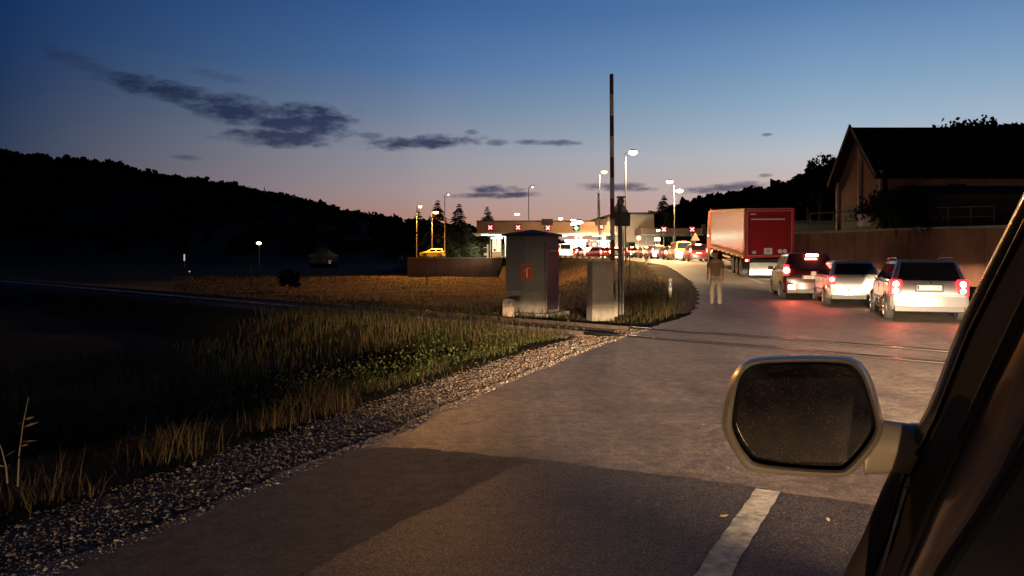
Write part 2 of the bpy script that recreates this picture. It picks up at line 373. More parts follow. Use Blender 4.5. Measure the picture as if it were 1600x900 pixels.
def strip(name, ylist, xa, xb, n, zoff, m, zf=None):
    vs = []; fs = []
    for j, y in enumerate(ylist):
        a, b = xa(y), xb(y)
        for k in range(n + 1):
            x = a + (b - a) * k / n; vs.append((x, y, float(zf(x, y) if zf else roadz(y)) + zoff))
    for j in range(len(ylist) - 1):
        for k in range(n): i = j * (n + 1) + k; fs.append((i, i + 1, i + n + 2, i + n + 1))
    me = bpy.data.meshes.new(name); me.from_pydata(vs, [], fs); me.materials.append(m)
    me.polygons.foreach_set('use_smooth', [True] * len(fs))
    o = bpy.data.objects.new(name, me); COL.objects.link(o); return o
def jag(y, a=.05): return a * (math.sin(y * 3.1) * .5 + math.sin(y * 7.7 + 1) * .3 + math.sin(y * 17.3 + 2) * .25 + math.sin(y * 41 + .5) * .15)
ry = list(np.arange(-14, 30, .12)) + list(np.arange(30, 125, .5))
road = strip('road', ry, lambda y: edge(y) + jag(y, .06 if y < 22 else .12), lambda y: edge(y) + ROADW, 14, .03, M_ROAD); tag(road, kind='structure')
# thickness of the asphalt edge towards the gravel
skirt = MB()
for a, b in zip(ry, ry[1:]):
    xa, xb = edge(a) + jag(a, .06 if a < 22 else .12), edge(b) + jag(b, .06 if b < 22 else .12)
    skirt.add([(xa, a, roadz(a) + .03), (xb, b, roadz(b) + .03), (xb - .03, b, roadz(b) - .09), (xa - .03, a, roadz(a) - .09)], [(0, 1, 2, 3)])
tag(skirt.build('road_edge', mat('asphalt_edge', (.05, .045, .04), .9, noise=.4, scale=20)), kind='structure')
sy = list(np.arange(-12, 17.0, .2))
tag(strip('gravel_shoulder', sy, lambda y: edge(y) - 1.15 - .25 * math.sin(y * 1.3) - .1 * math.sin(y * 4.1), lambda y: edge(y) + .05, 8, 0, M_GRAVELBED,
          lambda x, y: .024 - .11 * min(1, max(0, (edge(y) - x) / 1.4)) + .012 * math.sin(x * 9) * math.sin(y * 8) - .005), kind='structure')
tag(strip('gravel_shoulder_past_crossing', list(np.arange(21.5, 60, .5)), lambda y: edge(y) - 1.5, lambda y: edge(y) + .2, 4, 0, M_GRAVELBED, lambda x, y: roadz(y) - .02 - .05 * max(0, (edge(y) - x) / 1.5)), kind='structure')

# near repair patches: border line across the road, then two toned areas
bl = [(-1.28, 5.92), (-.98, 6.0), (-.4, 5.86), (.28, 5.57), (.88, 5.29), (1.56, 4.93), (2.1, 4.6), (4.5, 3.5), (7.5, 2.2)]
def bline(x): return float(np.interp(x, [p[0] for p in bl], [p[1] for p in bl])) + .018 * math.sin(x * 6.3) + .012 * math.sin(x * 17) + .008 * math.sin(x * 43)
def patch(name, xl, z, m, y0=-14):
    """region of the road below the border line and right of xl(y)"""
    gx = np.arange(-9, 9.6, .06); gy = np.arange(-5, 6.3, .06); vs = []; idx = {}; fs = []
    ins = lambda x, y: y < bline(x) and xl(y) < x < edge(y) + ROADW - .1
    def vid(i, j):
        if (i, j) not in idx:
            x, y = gx[i], gy[j]
            y = min(y, bline(x)); x = max(x, xl(y)); idx[(i, j)] = len(vs); vs.append((x, y, z))
        return idx[(i, j)]
    I = [[int(ins(x, y)) for y in gy] for x in gx]
    for i in range(len(gx) - 1):
        for j in range(len(gy) - 1):
            c = I[i][j] + I[i + 1][j] + I[i][j + 1] + I[i + 1][j + 1]
            if c >= 2 : fs.append((vid(i, j), vid(i + 1, j), vid(i + 1, j + 1), vid(i, j + 1)))
    me = bpy.data.meshes.new(name); me.from_pydata(vs, [], fs); me.materials.append(m)
    o = bpy.data.objects.new(name, me); COL.objects.link(o); tag(o, kind='structure'); return o
patch('road_patch', lambda y: edge(y) + .02 + jag(y + 3, .04), .034, M_PATCH2)
patch('road_resurfaced_lane', lambda y: -.98 + (y - 3.64) * .58 + jag(y * .7, .05), .038, M_PATCH)
# lane dash near the camera, centre line further on
def dash(name, p0, p1, w, z0, zf=None):
    a, b = Vector(p0), Vector(p1); d = (b - a).normalized(); s = Vector((d.y, -d.x)) * w / 2; n = 30
    vs = []; fs = []
    for k in range(n + 1):
        q = a + (b - a) * k / n; j = random.uniform(-.008, .008); z = (zf(q.y) if zf else 0) + z0
        vs += [(q.x - s.x + j, q.y - s.y, z), (q.x + s.x + j, q.y + s.y, z)]
    fs = [(2 * k, 2 * k + 1, 2 * k + 3, 2 * k + 2) for k in range(n)]
    me = bpy.data.meshes.new(name); me.from_pydata(vs, [], fs); me.materials.append(M_PAINT)
    o = bpy.data.objects.new(name, me); COL.objects.link(o); return tag(o, kind='structure')
dash('lane_marking', (1.62, 4.85), (.05, 1.9), .15, .042)
cl = [(12.1, 36.5), (12.75, 40.5), (13.4, 45.5), (14.2, 51), (14.9, 57), (15.4, 64), (15.9, 75), (16.2, 92)]
cl = [(x - .15, y) for x, y in cl]
for a, b in zip(cl, cl[1:]): dash('lane_marking', a, b, .16, .036, lambda y: float(roadz(y)))
el_ = [(edge(y) + .5, y) for y in range(62, 88, 5)]
for a, b in zip(el_, el_[1:]): dash('edge_marking', a, b, .14, .036, lambda y: float(roadz(y)))

# border plaza
pl = MB()
outl = [(-15.8, 117.2), (-1.6, 117.2), (7, 97), (12.2, 86), (26, 84), (60, 84), (60, 240), (-15.8, 240)]
pz = [1.70, 1.70, 1.66, 1.46, 1.44, 1.44, 1.75, 1.75]
pl.add([(x, y, z) for (x, y), z in zip(outl, pz)], [tuple(range(8))])
tag(pl.build('border_plaza', M_PLAZA), kind='structure')

# track: bed, two rails
u = Vector((-1, 1, 0)).normalized(); nrm = Vector((1, 1, 0)).normalized()
tb = MB(); c0 = Vector((9, 9, 0))
def trk(s, off, z): return c0 + u * s + nrm * off + Vector((0, 0, z))
for s0 in range(10, 90, 2):
    prof = [(-1.6, -.25), (-1.1, -.03), (1.1, -.03), (1.6, -.25)]
    if s0 < 10: continue
    tb.loft([[trk(s0, *p) for p in prof], [trk(s0 + 2, *p) for p in prof]], cap=False, closed=False)
tag(tb.build('track_bed', M_BALLAST), kind='structure')
for off, lab in ((-.76, 'nearer rail of the track crossing the road, shiny on top'), (.76, 'farther rail of the track, running past the grey hut')):
    g = empty('rail', trk(0, off, 0), 0, lab, 'rail', 'rails of the level crossing')
    p = [(-.035, -.02), (-.035, .045), (-.028, .052), (.028, .052), (.035, .045), (.035, -.02)]
    def rl(ss, prof, zz=0): return [[(u * s + nrm * a + Vector((0, 0, b + zz))) for a, b in prof] for s in ss]
    MB().loft(rl((-9, 9.9), p)).build('rail_head', M_RAIL, g, 40); MB().loft(rl((9.9, 95), p)).build('weathered_rail_head', mat('dull_rail_top', (.09, .07, .06), .6, metal=.5, noise=.3, scale=6), g, 40)
    MB().loft(rl((9.6, 95), [(-.012, -.12), (-.012, -.02), (.012, -.02), (.012, -.12)])).build('rail_web', M_RUST, g)
    gm = MB()
    for a, b in ((-.19, -.034), (.034, .19)):
        ss = np.arange(-9, 9.8, .3); vs = []
        for s in ss: vs += [u * s + nrm * (a + random.uniform(-.01, .01)) + Vector((0, 0, .036)), u * s + nrm * b + Vector((0, 0, .036))]
        gm.add(vs, [(2 * k, 2 * k + 1, 2 * k + 3, 2 * k + 2) for k in range(len(ss) - 1)])
    gm.build('flangeway', M_DARKGROOVE, g)

# ------------------------------------------------------------------ scatter: stones, blades
def np_mesh(name, v, f, mats, mi=None, smooth=False):
    me = bpy.data.meshes.new(name); me.from_pydata(v.tolist(), [], f.tolist())
    for m in (mats if isinstance(mats, list) else [mats]): me.materials.append(m)
    if mi is not None: me.polygons.foreach_set('material_index', mi.tolist())
    if smooth: me.polygons.foreach_set('use_smooth', [True] * len(f))
    o = bpy.data.objects.new(name, me); COL.objects.link(o); return o
def stones(name, P, size, m):
    bm = bmesh.new(); bmesh.ops.create_icosphere(bm, subdivisions=1, radius=1); bv = np.array([v.co[:] for v in bm.verts]); bm.verts.ensure_lookup_table()
    bf = np.array([[v.index for v in f.verts] for f in bm.faces]); bm.free()
    n = len(P); k = len(bv)
    sc = size[:, None] * rng.uniform(.6, 1.25, (n, 3)) * np.array([1, 1, .65]); a = rng.uniform(0, 6.28, n)
    v = bv[None] * sc[:, None] * rng.uniform(.8, 1.15, (n, k, 1))
    x = v[..., 0] * np.cos(a)[:, None] - v[..., 1] * np.sin(a)[:, None]; y = v[..., 0] * np.sin(a)[:, None] + v[..., 1] * np.cos(a)[:, None]
    v = np.stack([x, y, v[..., 2]], -1) + P[:, None]
    f = (bf[None] + (np.arange(n) * k)[:, None, None]).reshape(-1, 3)
    return np_mesh(name, v.reshape(-1, 3), f, m)
n = 30000; yy = rng.uniform(2.5, 16.5, n * 2); yy = yy[rng.uniform(0, 1, n * 2) < np.clip(6 / yy, .25, 1)][:n]
dd = rng.beta(1.3, 1.9, len(yy)) * 1.6 - .14
P = np.stack([edge(yy) - dd, yy, -.11 * np.clip(dd / 1.4, 0, 1) + .026 + np.where(dd < 0, .008, 0)], 1)
tag(stones('gravel', P, np.clip(rng.lognormal(-5.3, .50, len(yy)), .002, .024) * (.8 + yy * .03), M_STONE), kind='stuff')
# loose chips on the near asphalt
n = 220; yy = rng.uniform(2.6, 5.6, n); xx = rng.uniform(-1.6, 2.2, n); ok = xx > edge(yy) + .1
tag(stones('loose_chips', np.stack([xx, yy, np.full(n, .040)], 1)[ok], rng.uniform(.002, .005, n)[ok], mat('dull_chip', (.16, .14, .12), .85, noise=.4, scale=9)), kind='stuff')

def blades(name, P, h, w, bend, mats, lean=None):
    n = len(P); a = rng.uniform(0, 6.28, n); d = np.stack([np.cos(a), np.sin(a), 0 * a], 1); s = np.stack([-np.sin(a), np.cos(a), 0 * a], 1)
    b = (bend * h)[:, None]; hw = (w / 2)[:, None]; up = np.array([0, 0, 1.])
    q = [P - s * hw, P + s * hw, P + up * (h * .55)[:, None] + d * b * .35 - s * hw * .8, P + up * (h * .55)[:, None] + d * b * .35 + s * hw * .8, P + up * h[:, None] + d * b]
    v = np.stack(q, 1).reshape(-1, 3); o = np.arange(n) * 5
    f = np.concatenate([np.stack([o, o + 1, o + 3], 1), np.stack([o, o + 3, o + 2], 1), np.stack([o + 2, o + 3, o + 4], 1)])
    mi = np.tile(rng.integers(0, len(mats), n), 3)
    return tag(np_mesh(name, v, f, mats, mi), kind='stuff')
G_GREEN = mat('grass_green', (.032, .040, .014), .8, spec=.04, noise=.3, scale=1); G_DRY = mat('grass_dry', (.095, .066, .032), .85, spec=.04, noise=.3, scale=1); G_BROWN = mat('grass_brown', (.065, .045, .024), .85, spec=.04, noise=.3, scale=1)
G_LEAF = mat('weed_leaf', (.045, .055, .016), .7, spec=.04, noise=.3, scale=1); G_FIELD = mat('field_hay_sodium', (.20, .085, .018), .9, spec=.04, noise=.35, scale=.6)  # field grass carries the sodium-lamp orange in its colour
def clump(n, y0, y1, d0, d1, k, pw=1.0):
    """clumped positions left of the road"""
    c = max(4, n // k); cy = y0 + (y1 - y0) * rng.uniform(0, 1, c) ** pw; cd = rng.uniform(d0, d1, c)
    i = rng.integers(0, c, n); y = cy[i] + rng.normal(0, .16, n); d = cd[i] + rng.normal(0, .14, n); x = edge(y) - d
    return np.stack([x, y, height(x, y)], 1), rng.uniform(.6, 1.3, c)[i]
P, s = clump(7000, 2.2, 9.5, 1.45, 3.6, 50); h = rng.uniform(.03, .13, len(P)) * s
blades('verge_grass', P, h, rng.uniform(.003, .007, len(P)), rng.uniform(.3, 1.5, len(P)), [G_BROWN, G_BROWN, G_GREEN, G_GREEN])
P, s = clump(1300, 4.0, 9.6, 1.25, 2.1, 130); h = rng.uniform(.06, .30, len(P)) * s
blades('dry_verge_grass', P, h, rng.uniform(.004, .009, len(P)), rng.uniform(.2, 1.1, len(P)), [G_DRY, G_DRY, G_BROWN])
P, s = clump(15000, 9.0, 17.5, 1.4, 6.5, 50); h = rng.uniform(.04, .16, len(P)) * s
blades('verge_grass', P, h, rng.uniform(.005, .011, len(P)), rng.uniform(.2, 1.3, len(P)), [G_GREEN, G_GREEN, G_GREEN, G_BROWN])
# tall brown grass along the near rail
n = 3600; s0 = rng.uniform(10.2, 20, n); off = rng.uniform(-2.6, -1.0, n) + .5 * np.sin(s0 * 2.1)
P = np.array([trk(a, b, 0) for a, b in zip(s0, off)]); P[:, 2] = height(P[:, 0], P[:, 1])
blades('tall_track_grass', P, rng.uniform(.15, .5, n) * (.6 + .4 * np.sin(s0 * 3.3) ** 2), rng.uniform(.005, .010, n), rng.uniform(.05, .9, n), [G_BROWN, G_BROWN, G_GREEN])
# between hut and road
n = 14000; xx = rng.uniform(-6, 7, n); yy = rng.uniform(18.5, 30, n); ok = (xx < edge(yy) - .35 - .5 * rng.uniform(0, 1, n)) & (xx + yy > 20.6) & ~((abs(xx - .55) < 1.0) & (abs(yy - 22.6) < 1.0))
P = np.stack([xx, yy, height(xx, yy)], 1)[ok]
tallf = sst(3.0, 4.2, P[:, 0]) * .9 + .35
blades('trackside_grass', P, rng.uniform(.08, .40, len(P)) * tallf, rng.uniform(.006, .014, len(P)), rng.uniform(.1, 1.1, len(P)), [G_GREEN, G_GREEN, G_BROWN, G_DRY])
# meadow behind, coarser with distance
n = 42000; yy = 28 + 92 * rng.uniform(0, 1, n) ** 1.2; xx = rng.uniform(-.44, .30, n) * yy; ok = (xx < edge(yy) - 1.3) & (yy < np.interp(xx, EX, EY) - 1.5)
P = np.stack([xx, yy, height(xx, yy)], 1)[ok]
M_HAY_SODIUM = mat('meadow_sodium_lit', (.095, .040, .010), .95, spec=.03, col2=(.035, .018, .006), scale=.35, detail=9, bump=.6, bscale=6)  # orange sodium-lamp light put into the ground colour
mv = []; mf = []; my = np.concatenate([np.arange(27, 60, .8), np.arange(60, 117.5, 1.5)])
for y_ in my:
    xr = edge(y_) - 2.2 if y_ < 84 else min(edge(y_) - 2.2, np.interp(y_, [84, 97, 117.5], [9, 4.5, -3.0])); xl_ = -32 + .12 * y_ + 3 * math.sin(y_ * .21)  # left edge of the sheet drawn where the lamp light fades out
    for k in range(41): x_ = xl_ + (xr - xl_) * k / 40; mv.append((x_, y_, float(height(x_, y_)) + .05 * min(1, (y_ - 27) / 3, k / 3, (40 - k) / 2) - .02))
for j in range(len(my) - 1):
    for k in range(40): i = j * 41 + k; mf.append((i, i + 1, i + 42, i + 41))
tag(np_mesh('meadow', np.array(mv), np.array(mf), M_HAY_SODIUM, None, True), kind='structure')
blades('meadow_grass', P, rng.uniform(.04, .14, len(P)) * (1 + P[:, 1] / 140), .008 + P[:, 1] * .0004 * rng.uniform(.6, 1.6, len(P)), rng.uniform(.1, .8, len(P)), [G_FIELD, G_FIELD, G_BROWN, G_DRY])
# dark left foreground scrub
n = 7000; yy = rng.uniform(8, 24, n); xx = edge(yy) - rng.uniform(3.6, 13, n); P = np.stack([xx, yy, height(xx, yy)], 1)
blades('ditch_grass', P, rng.uniform(.08, .35, n), rng.uniform(.01, .02, n), rng.uniform(.1, .6, n), [G_GREEN, G_BROWN, G_GREEN])
# broad leaves of weeds along the shoulder before the crossing
def leaves(name, P, size, mats):
    n = len(P); a = rng.uniform(0, 6.28, n); t = rng.uniform(-.9, .9, n)
    d = np.stack([np.cos(a) * np.cos(t), np.sin(a) * np.cos(t), np.sin(t)], 1); s = np.stack([-np.sin(a), np.cos(a), 0 * a], 1)
    z = size[:, None]; v = np.stack([P - d * z * .5, P + s * z * .3, P + d * z * .6, P - s * z * .3], 1).reshape(-1, 3); o = np.arange(n) * 4
    f = np.stack([o, o + 1, o + 2, o + 3], 1)
    return tag(np_mesh(name, v, f, mats, rng.integers(0, len(mats), n)), kind='stuff')
n = 7000; c = 240; cy = rng.uniform(9.0, 16.2, c); cd = 1.25 + rng.uniform(0, 1, c) ** 1.3 * 4.2; ch = rng.uniform(.12, .42, c); i = rng.integers(0, c, n)
y_ = cy[i] + rng.normal(0, .15, n); x_ = edge(y_) - cd[i] + rng.normal(0, .15, n); zz = height(x_, y_) + rng.uniform(0, 1, n) * ch[i]
leaves('broadleaf_weeds', np.stack([x_, y_, zz], 1), rng.uniform(.02, .065, n), [G_LEAF, G_LEAF, G_GREEN])

# ------------------------------------------------------------------ far hills and woods
def hill(name, prof, D, front, back, m, base=-3):
    px = np.array([p[0] for p in prof], float); py = np.array([p[1] for p in prof], float)
    xp = np.linspace(px[0], px[-1], 90); zr = CAM_H + (405 - np.interp(xp, px, py)) / F * D
    vs = []; fs = []; S = [0, .15, .35, .6, .82, 1.0]
    rows = []
    for k, t in enumerate(S):
        d = front + (D - front) * t; rows.append([((x - 800) / F * D * (1 - .12 * (1 - t)), d, base + (z - base) * (t ** 1.25)) for x, z in zip(xp, zr)])
    rows.append([((x - 800) / F * D * 1.1, back, base) for x in xp])
    vs = [p for r in rows for p in r]; n = len(xp)
    fs = [(j * n + k, j * n + k + 1, (j + 1) * n + k + 1, (j + 1) * n + k) for j in range(len(rows) - 1) for k in range(n - 1)]
    me = bpy.data.meshes.new(name); me.from_pydata(vs, [], fs); me.materials.append(m); me.polygons.foreach_set('use_smooth', [True] * len(fs))
    o = bpy.data.objects.new(name, me); COL.objects.link(o); tag(o, kind='structure')
    return np.array(rows)
M_HILL = mat('wooded_hillside', (.012, .012, .008), .95, spec=.04, noise=.4, scale=.05)
M_WOOD = [mat('far_foliage', (.011, .011, .008), .95, spec=.04, noise=.4, scale=.1)]
def woods(name, rows, ridge_n, slope_n, rad, q=26):
    ridge = rows[5]; n = len(ridge)
    C = []; Rr = []
    for k in range(ridge_n):
        t = rng.uniform(0, n - 1.001); i = int(t); p = ridge[i] + (ridge[i + 1] - ridge[i]) * (t - i); r = rad * rng.choice([.7, .9, 1.0, 1.15, 1.5], p=[.25, .3, .25, .15, .05]); C.append(p + np.array([0, rng.uniform(-15, 5), r * .15])); Rr.append(r)
    for k in range(slope_n):
        t = rng.uniform(0, n - 1.001); i = int(t); s = rng.uniform(1.2, 4.95); j = int(s); a = rows[j][i] + (rows[j + 1][i] - rows[j][i]) * (s - j); b = rows[j][i + 1] + (rows[j + 1][i + 1] - rows[j][i + 1]) * (s - j)
        r = rad * rng.uniform(.7, 1.2); C.append(a + (b - a) * (t - i) + np.array([0, 0, r * .4])); Rr.append(r)
    C = np.array(C); Rr = np.array(Rr); m = len(C)
    d = rng.normal(0, 1, (m, q, 3)); d /= np.linalg.norm(d, axis=2, keepdims=True); d *= rng.uniform(.45, 1.05, (m, q, 1)) * np.array([1, 1, .95])
    cen = (C[:, None] + d * Rr[:, None, None]).reshape(-1, 3); sz = np.repeat(Rr, q) * rng.uniform(.35, .7, m * q)
    a = rng.normal(0, 1, (len(cen), 3)); a /= np.linalg.norm(a, axis=1, keepdims=True); b = np.cross(a, rng.normal(0, 1, (len(cen), 3))); b /= np.linalg.norm(b, axis=1, keepdims=True)
    v = np.stack([cen - a * sz[:, None], cen + b * sz[:, None] * .8, cen + a * sz[:, None], cen - b * sz[:, None] * .8], 1).reshape(-1, 3); o = np.arange(len(cen)) * 4
    return tag(np_mesh(name, v, np.stack([o, o + 1, o + 2, o + 3], 1), M_WOOD), kind='stuff')
lp = [(-700, 190), (-250, 215), (0, 244), (60, 249), (120, 256), (190, 264), (240, 279), (300, 285), (345, 293), (400, 303), (450, 313), (500, 326), (545, 336), (600, 345), (650, 352), (720, 360), (800, 372), (900, 388)]
rows = hill('hills', lp, 900, 420, 1300, M_HILL); woods('hillside_woods', rows, 900, 900, 5.0)
rp = [(960, 372), (1020, 345), (1060, 329), (1100, 316), (1150, 306), (1200, 300), (1240, 290), (1265, 276), (1300, 262), (1400, 232), (1500, 215), (1700, 195), (2100, 180)]
rows = hill('hills', rp, 330, 200, 520, M_HILL, base=1); woods('hillside_woods', rows, 420, 500, 2.4)

# ------------------------------------------------------------------ trees
def conifer(loc, h, r, label, seed, gap=.0):
    rs = np.random.default_rng(seed); t = empty('spruce_tree', loc, 0, label, 'tree', 'spruces around the border station')
    MB().tube((0, 0, 0), (0, 0, h * .97), h * .018, .02, 7).build('trunk', M_BARK, t)
    V = []; Fc = []; z = h * .12
    while z < h * .985:
        f = 1 - z / h; rad = r * 1.15 * (f ** .85) * rs.uniform(.75, 1.15) + .12; nb = int(8 + 8 * f)
        for k in range(nb):
            if rs.uniform() < gap: continue
            a = rs.uniform(0, 6.28); L_ = rad * rs.uniform(.6, 1.1); n = 5
            for j in range(n * 3):
                s = rs.uniform(.12, 1); p = np.array([math.cos(a) * L_ * s, math.sin(a) * L_ * s, z + L_ * (.12 * s - .42 * s * s)])
                side = np.array([-math.sin(a), math.cos(a), 0]) * rs.choice([-1, 1]); w = L_ * .36 * (1.15 - s) + .14
                e = p + side * w + np.array([math.cos(a) * w * .8, math.sin(a) * w * .8, -w * rs.uniform(.2, .7)])
                b = len(V); V += [p + np.array([0, 0, .05 + .02 * h * .1]), p - np.array([math.cos(a), math.sin(a), 0]) * .12 - np.array([0, 0, .05]), e]; Fc.append((b, b + 1, b + 2))
        z += h * rs.uniform(.022, .04)
    o = np_mesh('crown', np.array(V), np.array(Fc), LEAFS[0]); o.parent = t
    return t
def broadleaf(name, loc, h, r, label, seed, nclump=26, q=60, leaf=.22, group=None, flat=.8):
    rs = np.random.default_rng(seed); t = empty(name, loc, 0, label, 'tree' if 'tree' in name else 'bush', group)
    tm = MB().tube((0, 0, -.3), (0, 0, h * .45), h * .028, h * .018, 8)
    C = []
    for k in range(nclump):
        a = rs.uniform(0, 6.28); z = rs.uniform(.32, .95) * h; rr = r * math.sqrt(max(.05, 1 - ((z / h - .6) / .45) ** 2)) * rs.uniform(.35, 1.0)
        C.append((math.cos(a) * rr, math.sin(a) * rr, z))
        if k < 9: tm.tube((0, 0, h * rs.uniform(.25, .45)), C[-1], h * .010, .015, 5)
    tm.build('trunk', M_BARK, t)
    C = np.array(C); cr = rs.uniform(.18, .36, nclump) * r * 1.3
    d = rs.normal(0, .5, (nclump, q, 3)) * np.array([1, 1, flat]); cen = (C[:, None] + d * cr[:, None, None]).reshape(-1, 3)
    m = len(cen); a = rs.normal(0, 1, (m, 3)); a /= np.linalg.norm(a, axis=1, keepdims=True); b = np.cross(a, rs.normal(0, 1, (m, 3))); b /= np.linalg.norm(b, axis=1, keepdims=True)
    sz = (leaf * rs.uniform(.6, 1.3, m))[:, None]
    v = np.stack([cen - a * sz, cen + b * sz * .6, cen + a * sz, cen - b * sz * .6], 1).reshape(-1, 3); o = np.arange(m) * 4
    ob = np_mesh('crown', v, np.stack([o, o + 1, o + 2, o + 3], 1), LEAFS[1]); ob.parent = t
    return t
def top_h(py, d, z0): return CAM_H + (405 - py) / F * d - z0
for px, py, d, r, lab, gp in [(654, 326, 140, 2.6, 'thin sparse spruce beside the leftmost street lamp', .35), (684, 312, 132, 4.4, 'broad spruce between the two lamps above the yellow car', .1), (717, 316, 135, 4.2, 'dense spruce just left of the canopy end', .05),
                              (761, 322, 150, 4.0, 'spruce tip rising behind the canopy roof', .05), (1037, 304, 125, 4.4, 'loose spruce in front of the dark hill, right of the tall grey building', .3)]:
    z0 = 1.7; conifer(at(px, d, z0), top_h(py, d, z0), r, lab, int(px), gp)
for px, py, d, r, lab in [(670, 356, 146, 4.6, 'dark bush mass behind the yellow car'), (712, 358, 148, 5, 'dim bush below the dense spruce by the platform wall'), (750, 366, 150, 4.5, 'dim bush under the left end of the canopy'), (628, 358, 146, 4.5, 'dark bush beyond the left end of the platform wall')]:
    broadleaf('bush', at(px, d, .8), top_h(py, d, .8), r, lab, int(px), 22, 50, .4, 'bushes behind the platform wall')
for px, py, d, r, lab in [(1281, 244, 105, 2.4, 'small round tree on the skyline just left of the barn roof'), (1262, 268, 108, 2.0, 'low skyline tree left of the round one beside the barn')]:
    broadleaf('tree', at(px, d, 6), top_h(py, d, 6), r, lab, int(px), 24, 60, .28, 'skyline trees by the barn')
for px, py, d, r, lab in [(1480, 192, 72, 2.2, 'leftmost tree top showing above the barn ridge'), (1520, 183, 72, 2.6, 'tallest tree top above the barn ridge'), (1573, 189, 72, .9, 'narrow tree tip above the barn ridge at the right'), (1548, 190, 73, 1.9, 'ragged tree top above the barn ridge beside the tallest')]:
    broadleaf('tree', at(px, d, 4), top_h(py, d, 4) * .97, r, lab, int(px), 70, 70, .24, 'tree tops behind the barn')

# dry stalks at the lower left
def stalk(px, py0, py1, d, lean, label):
    z0 = CAM_H + (405 - py0) / F * d; x = (px - 800) / F * d; hh = (py0 - py1) / F * d
    t = empty('dry_stalk', (x, d, z0), 0, label, 'plant', 'dry stalks in the verge')
    m = MB(); pts = [Vector((lean * s * s * hh, 0, s * hh)) for s in (0, .35, .7, 1)]
    for k in range(3): m.tube(pts[k], pts[k + 1], .006 - .0015 * k, .0045 - .0015 * k, 6)
    m.build('stem', mat('dry_stem', (.15, .115, .075), .8, noise=.2, scale=20), t)
    for k in range(5):
        l = MB()
        s = random.uniform(.3, .95); a = random.uniform(0, 6.28); p = Vector((lean * s * s * hh, 0, s * hh)); e = Vector((math.cos(a), math.sin(a), random.uniform(-.3, .5))) * .09
        l.add([p, p + e * .5 + Vector((0, 0, .008)), p + e, p + e * .5 - Vector((0, 0, .008))], [(0, 1, 2, 3)])
        l.build('leaf', G_DRY, t)
stalk(28, 760, 620, 4.6, .12, 'tall pale dry stalk at the left edge of the verge'); stalk(12, 755, 680, 4.4, -.25, 'short bent dry stalk left of the tall one')
stalk(445, 650, 618, 9, .1, 'lone thin stalk above the gravel beside the dry tufts')

# ------------------------------------------------------------------ trackside furniture
def hut():
    c = at(832, 22.2); z = -.06; g = empty('signal_hut', (c.x, c.y, z), R(-26), 'grey trackside hut with shallow black roof, orange plate and dark door', 'hut')
    W_, D_ = 1.22, 1.02; H_ = 2.22
    pl_ = MB().box((0, 0, -.12), (W_ + .5, D_ + .5, .34)); pl_.build('foundation', M_CONC, g, bevel=.02)
    MB().box((0, 0, .05 + .30), (W_ + .02, D_ + .02, .60)).build('headlit_plinth', M_PLINTH_LIT, g, bevel=.01)  # paler foot of the wall: headlight glow put into colour
    MB().box((0, 0, .65 + (H_ - .65) / 2), (W_, D_, H_ - .65)).build('wall', M_HUT, g, bevel=.01)
    # paler panel on the front face, right half
    MB().box((W_ * .25 - .005, -D_ / 2 - .012, .65 + (H_ - .70) / 2), (W_ * .49, .02, H_ - .72)).build('panel', M_HUT2, g, bevel=.004)
    MB().box((W_ * .06, -D_ / 2 - .045, 1.18), (.36, .05, .46)).build('orange_plate', M_ORANGE, g, bevel=.012)
    # lettering on the plate, turned upright
    q = MB(); q.box((W_ * .06 + .02, -D_ / 2 - .073, 1.17), (.03, .006, .26)); q.box((W_ * .06 + .05, -D_ / 2 - .073, 1.30), (.08, .006, .022)); q.box((W_ * .06 - .045, -D_ / 2 - .073, 1.235), (.05, .006, .022))
    q.build('plate_mark', M_TEXTW, g)
    d_ = MB().box((W_ / 2 + .015, -.0, 1.02), (.03, .80, 1.80)).build('door', M_HUTD, g, bevel=.006)
    MB().box((W_ / 2 + .04, .30, 1.02), (.03, .03, .12)).build('handle', M_BLACK, d_)
    fr = MB()
    for yy_ in (-.43, .43): fr.box((W_ / 2 + .012, yy_, 1.02), (.05, .05, 1.90))
    fr.box((W_ / 2 + .012, 0, 1.96), (.05, .91, .05)); fr.build('door_frame', M_HUT2, g)
    MB().box((W_ / 2 + .03, 0, 1.80), (.02, .5, .03)).build('vent_slot', M_STEEL, g)
    a, b, t = W_ / 2 + .09, D_ / 2 + .09, .06
    r_ = MB(); base = [(-a, -b), (a, -b), (a, b), (-a, b)]
    r_.add([(x, y, H_) for x, y in base] + [(x, y, H_ + t) for x, y in base] + [(x * .05, y * .05, H_ + .19) for x, y in base],
           [(3, 2, 1, 0), (0, 1, 5, 4), (1, 2, 6, 5), (2, 3, 7, 6), (3, 0, 4, 7), (4, 5, 9, 8), (5, 6, 10, 9), (6, 7, 11, 10), (7, 4, 8, 11), (8, 9, 10, 11)])
    r_.build('roof', M_BLACKROOF, g)
hut()
def cabinet():
    c = at(938, 19.7); g = empty('relay_cabinet', (c.x, c.y, -.04), R(14), 'slim grey relay cabinet beside the striped barrier pole', 'cabinet')
    MB().box((0, 0, .15), (.60, .42, .36)).build('base', M_PLINTH_LIT, g, bevel=.01)
    b = MB().box((0, 0, .33 + .56), (.58, .40, 1.12)).build('body', M_CAB, g, bevel=.012)
    MB().box((-.02, -.207, .33 + .56), (.50, .012, 1.04)).build('door', M_CAB, g, bevel=.004)
    MB().box((0, 0, 1.465), (.63, .45, .03)).build('lid', M_CAB, g, bevel=.008)
    MB().box((-.17, -.22, 1.33), (.035, .02, .09)).build('lock', M_STEEL, g); MB().box((-.02, -.22, 1.25), (.05, .02, .05)).build('latch', M_STEEL, g)
    MB().box((.325, .02, .75), (.05, .12, .95)).build('cable_duct', M_WHITE, g, bevel=.006)
cabinet()
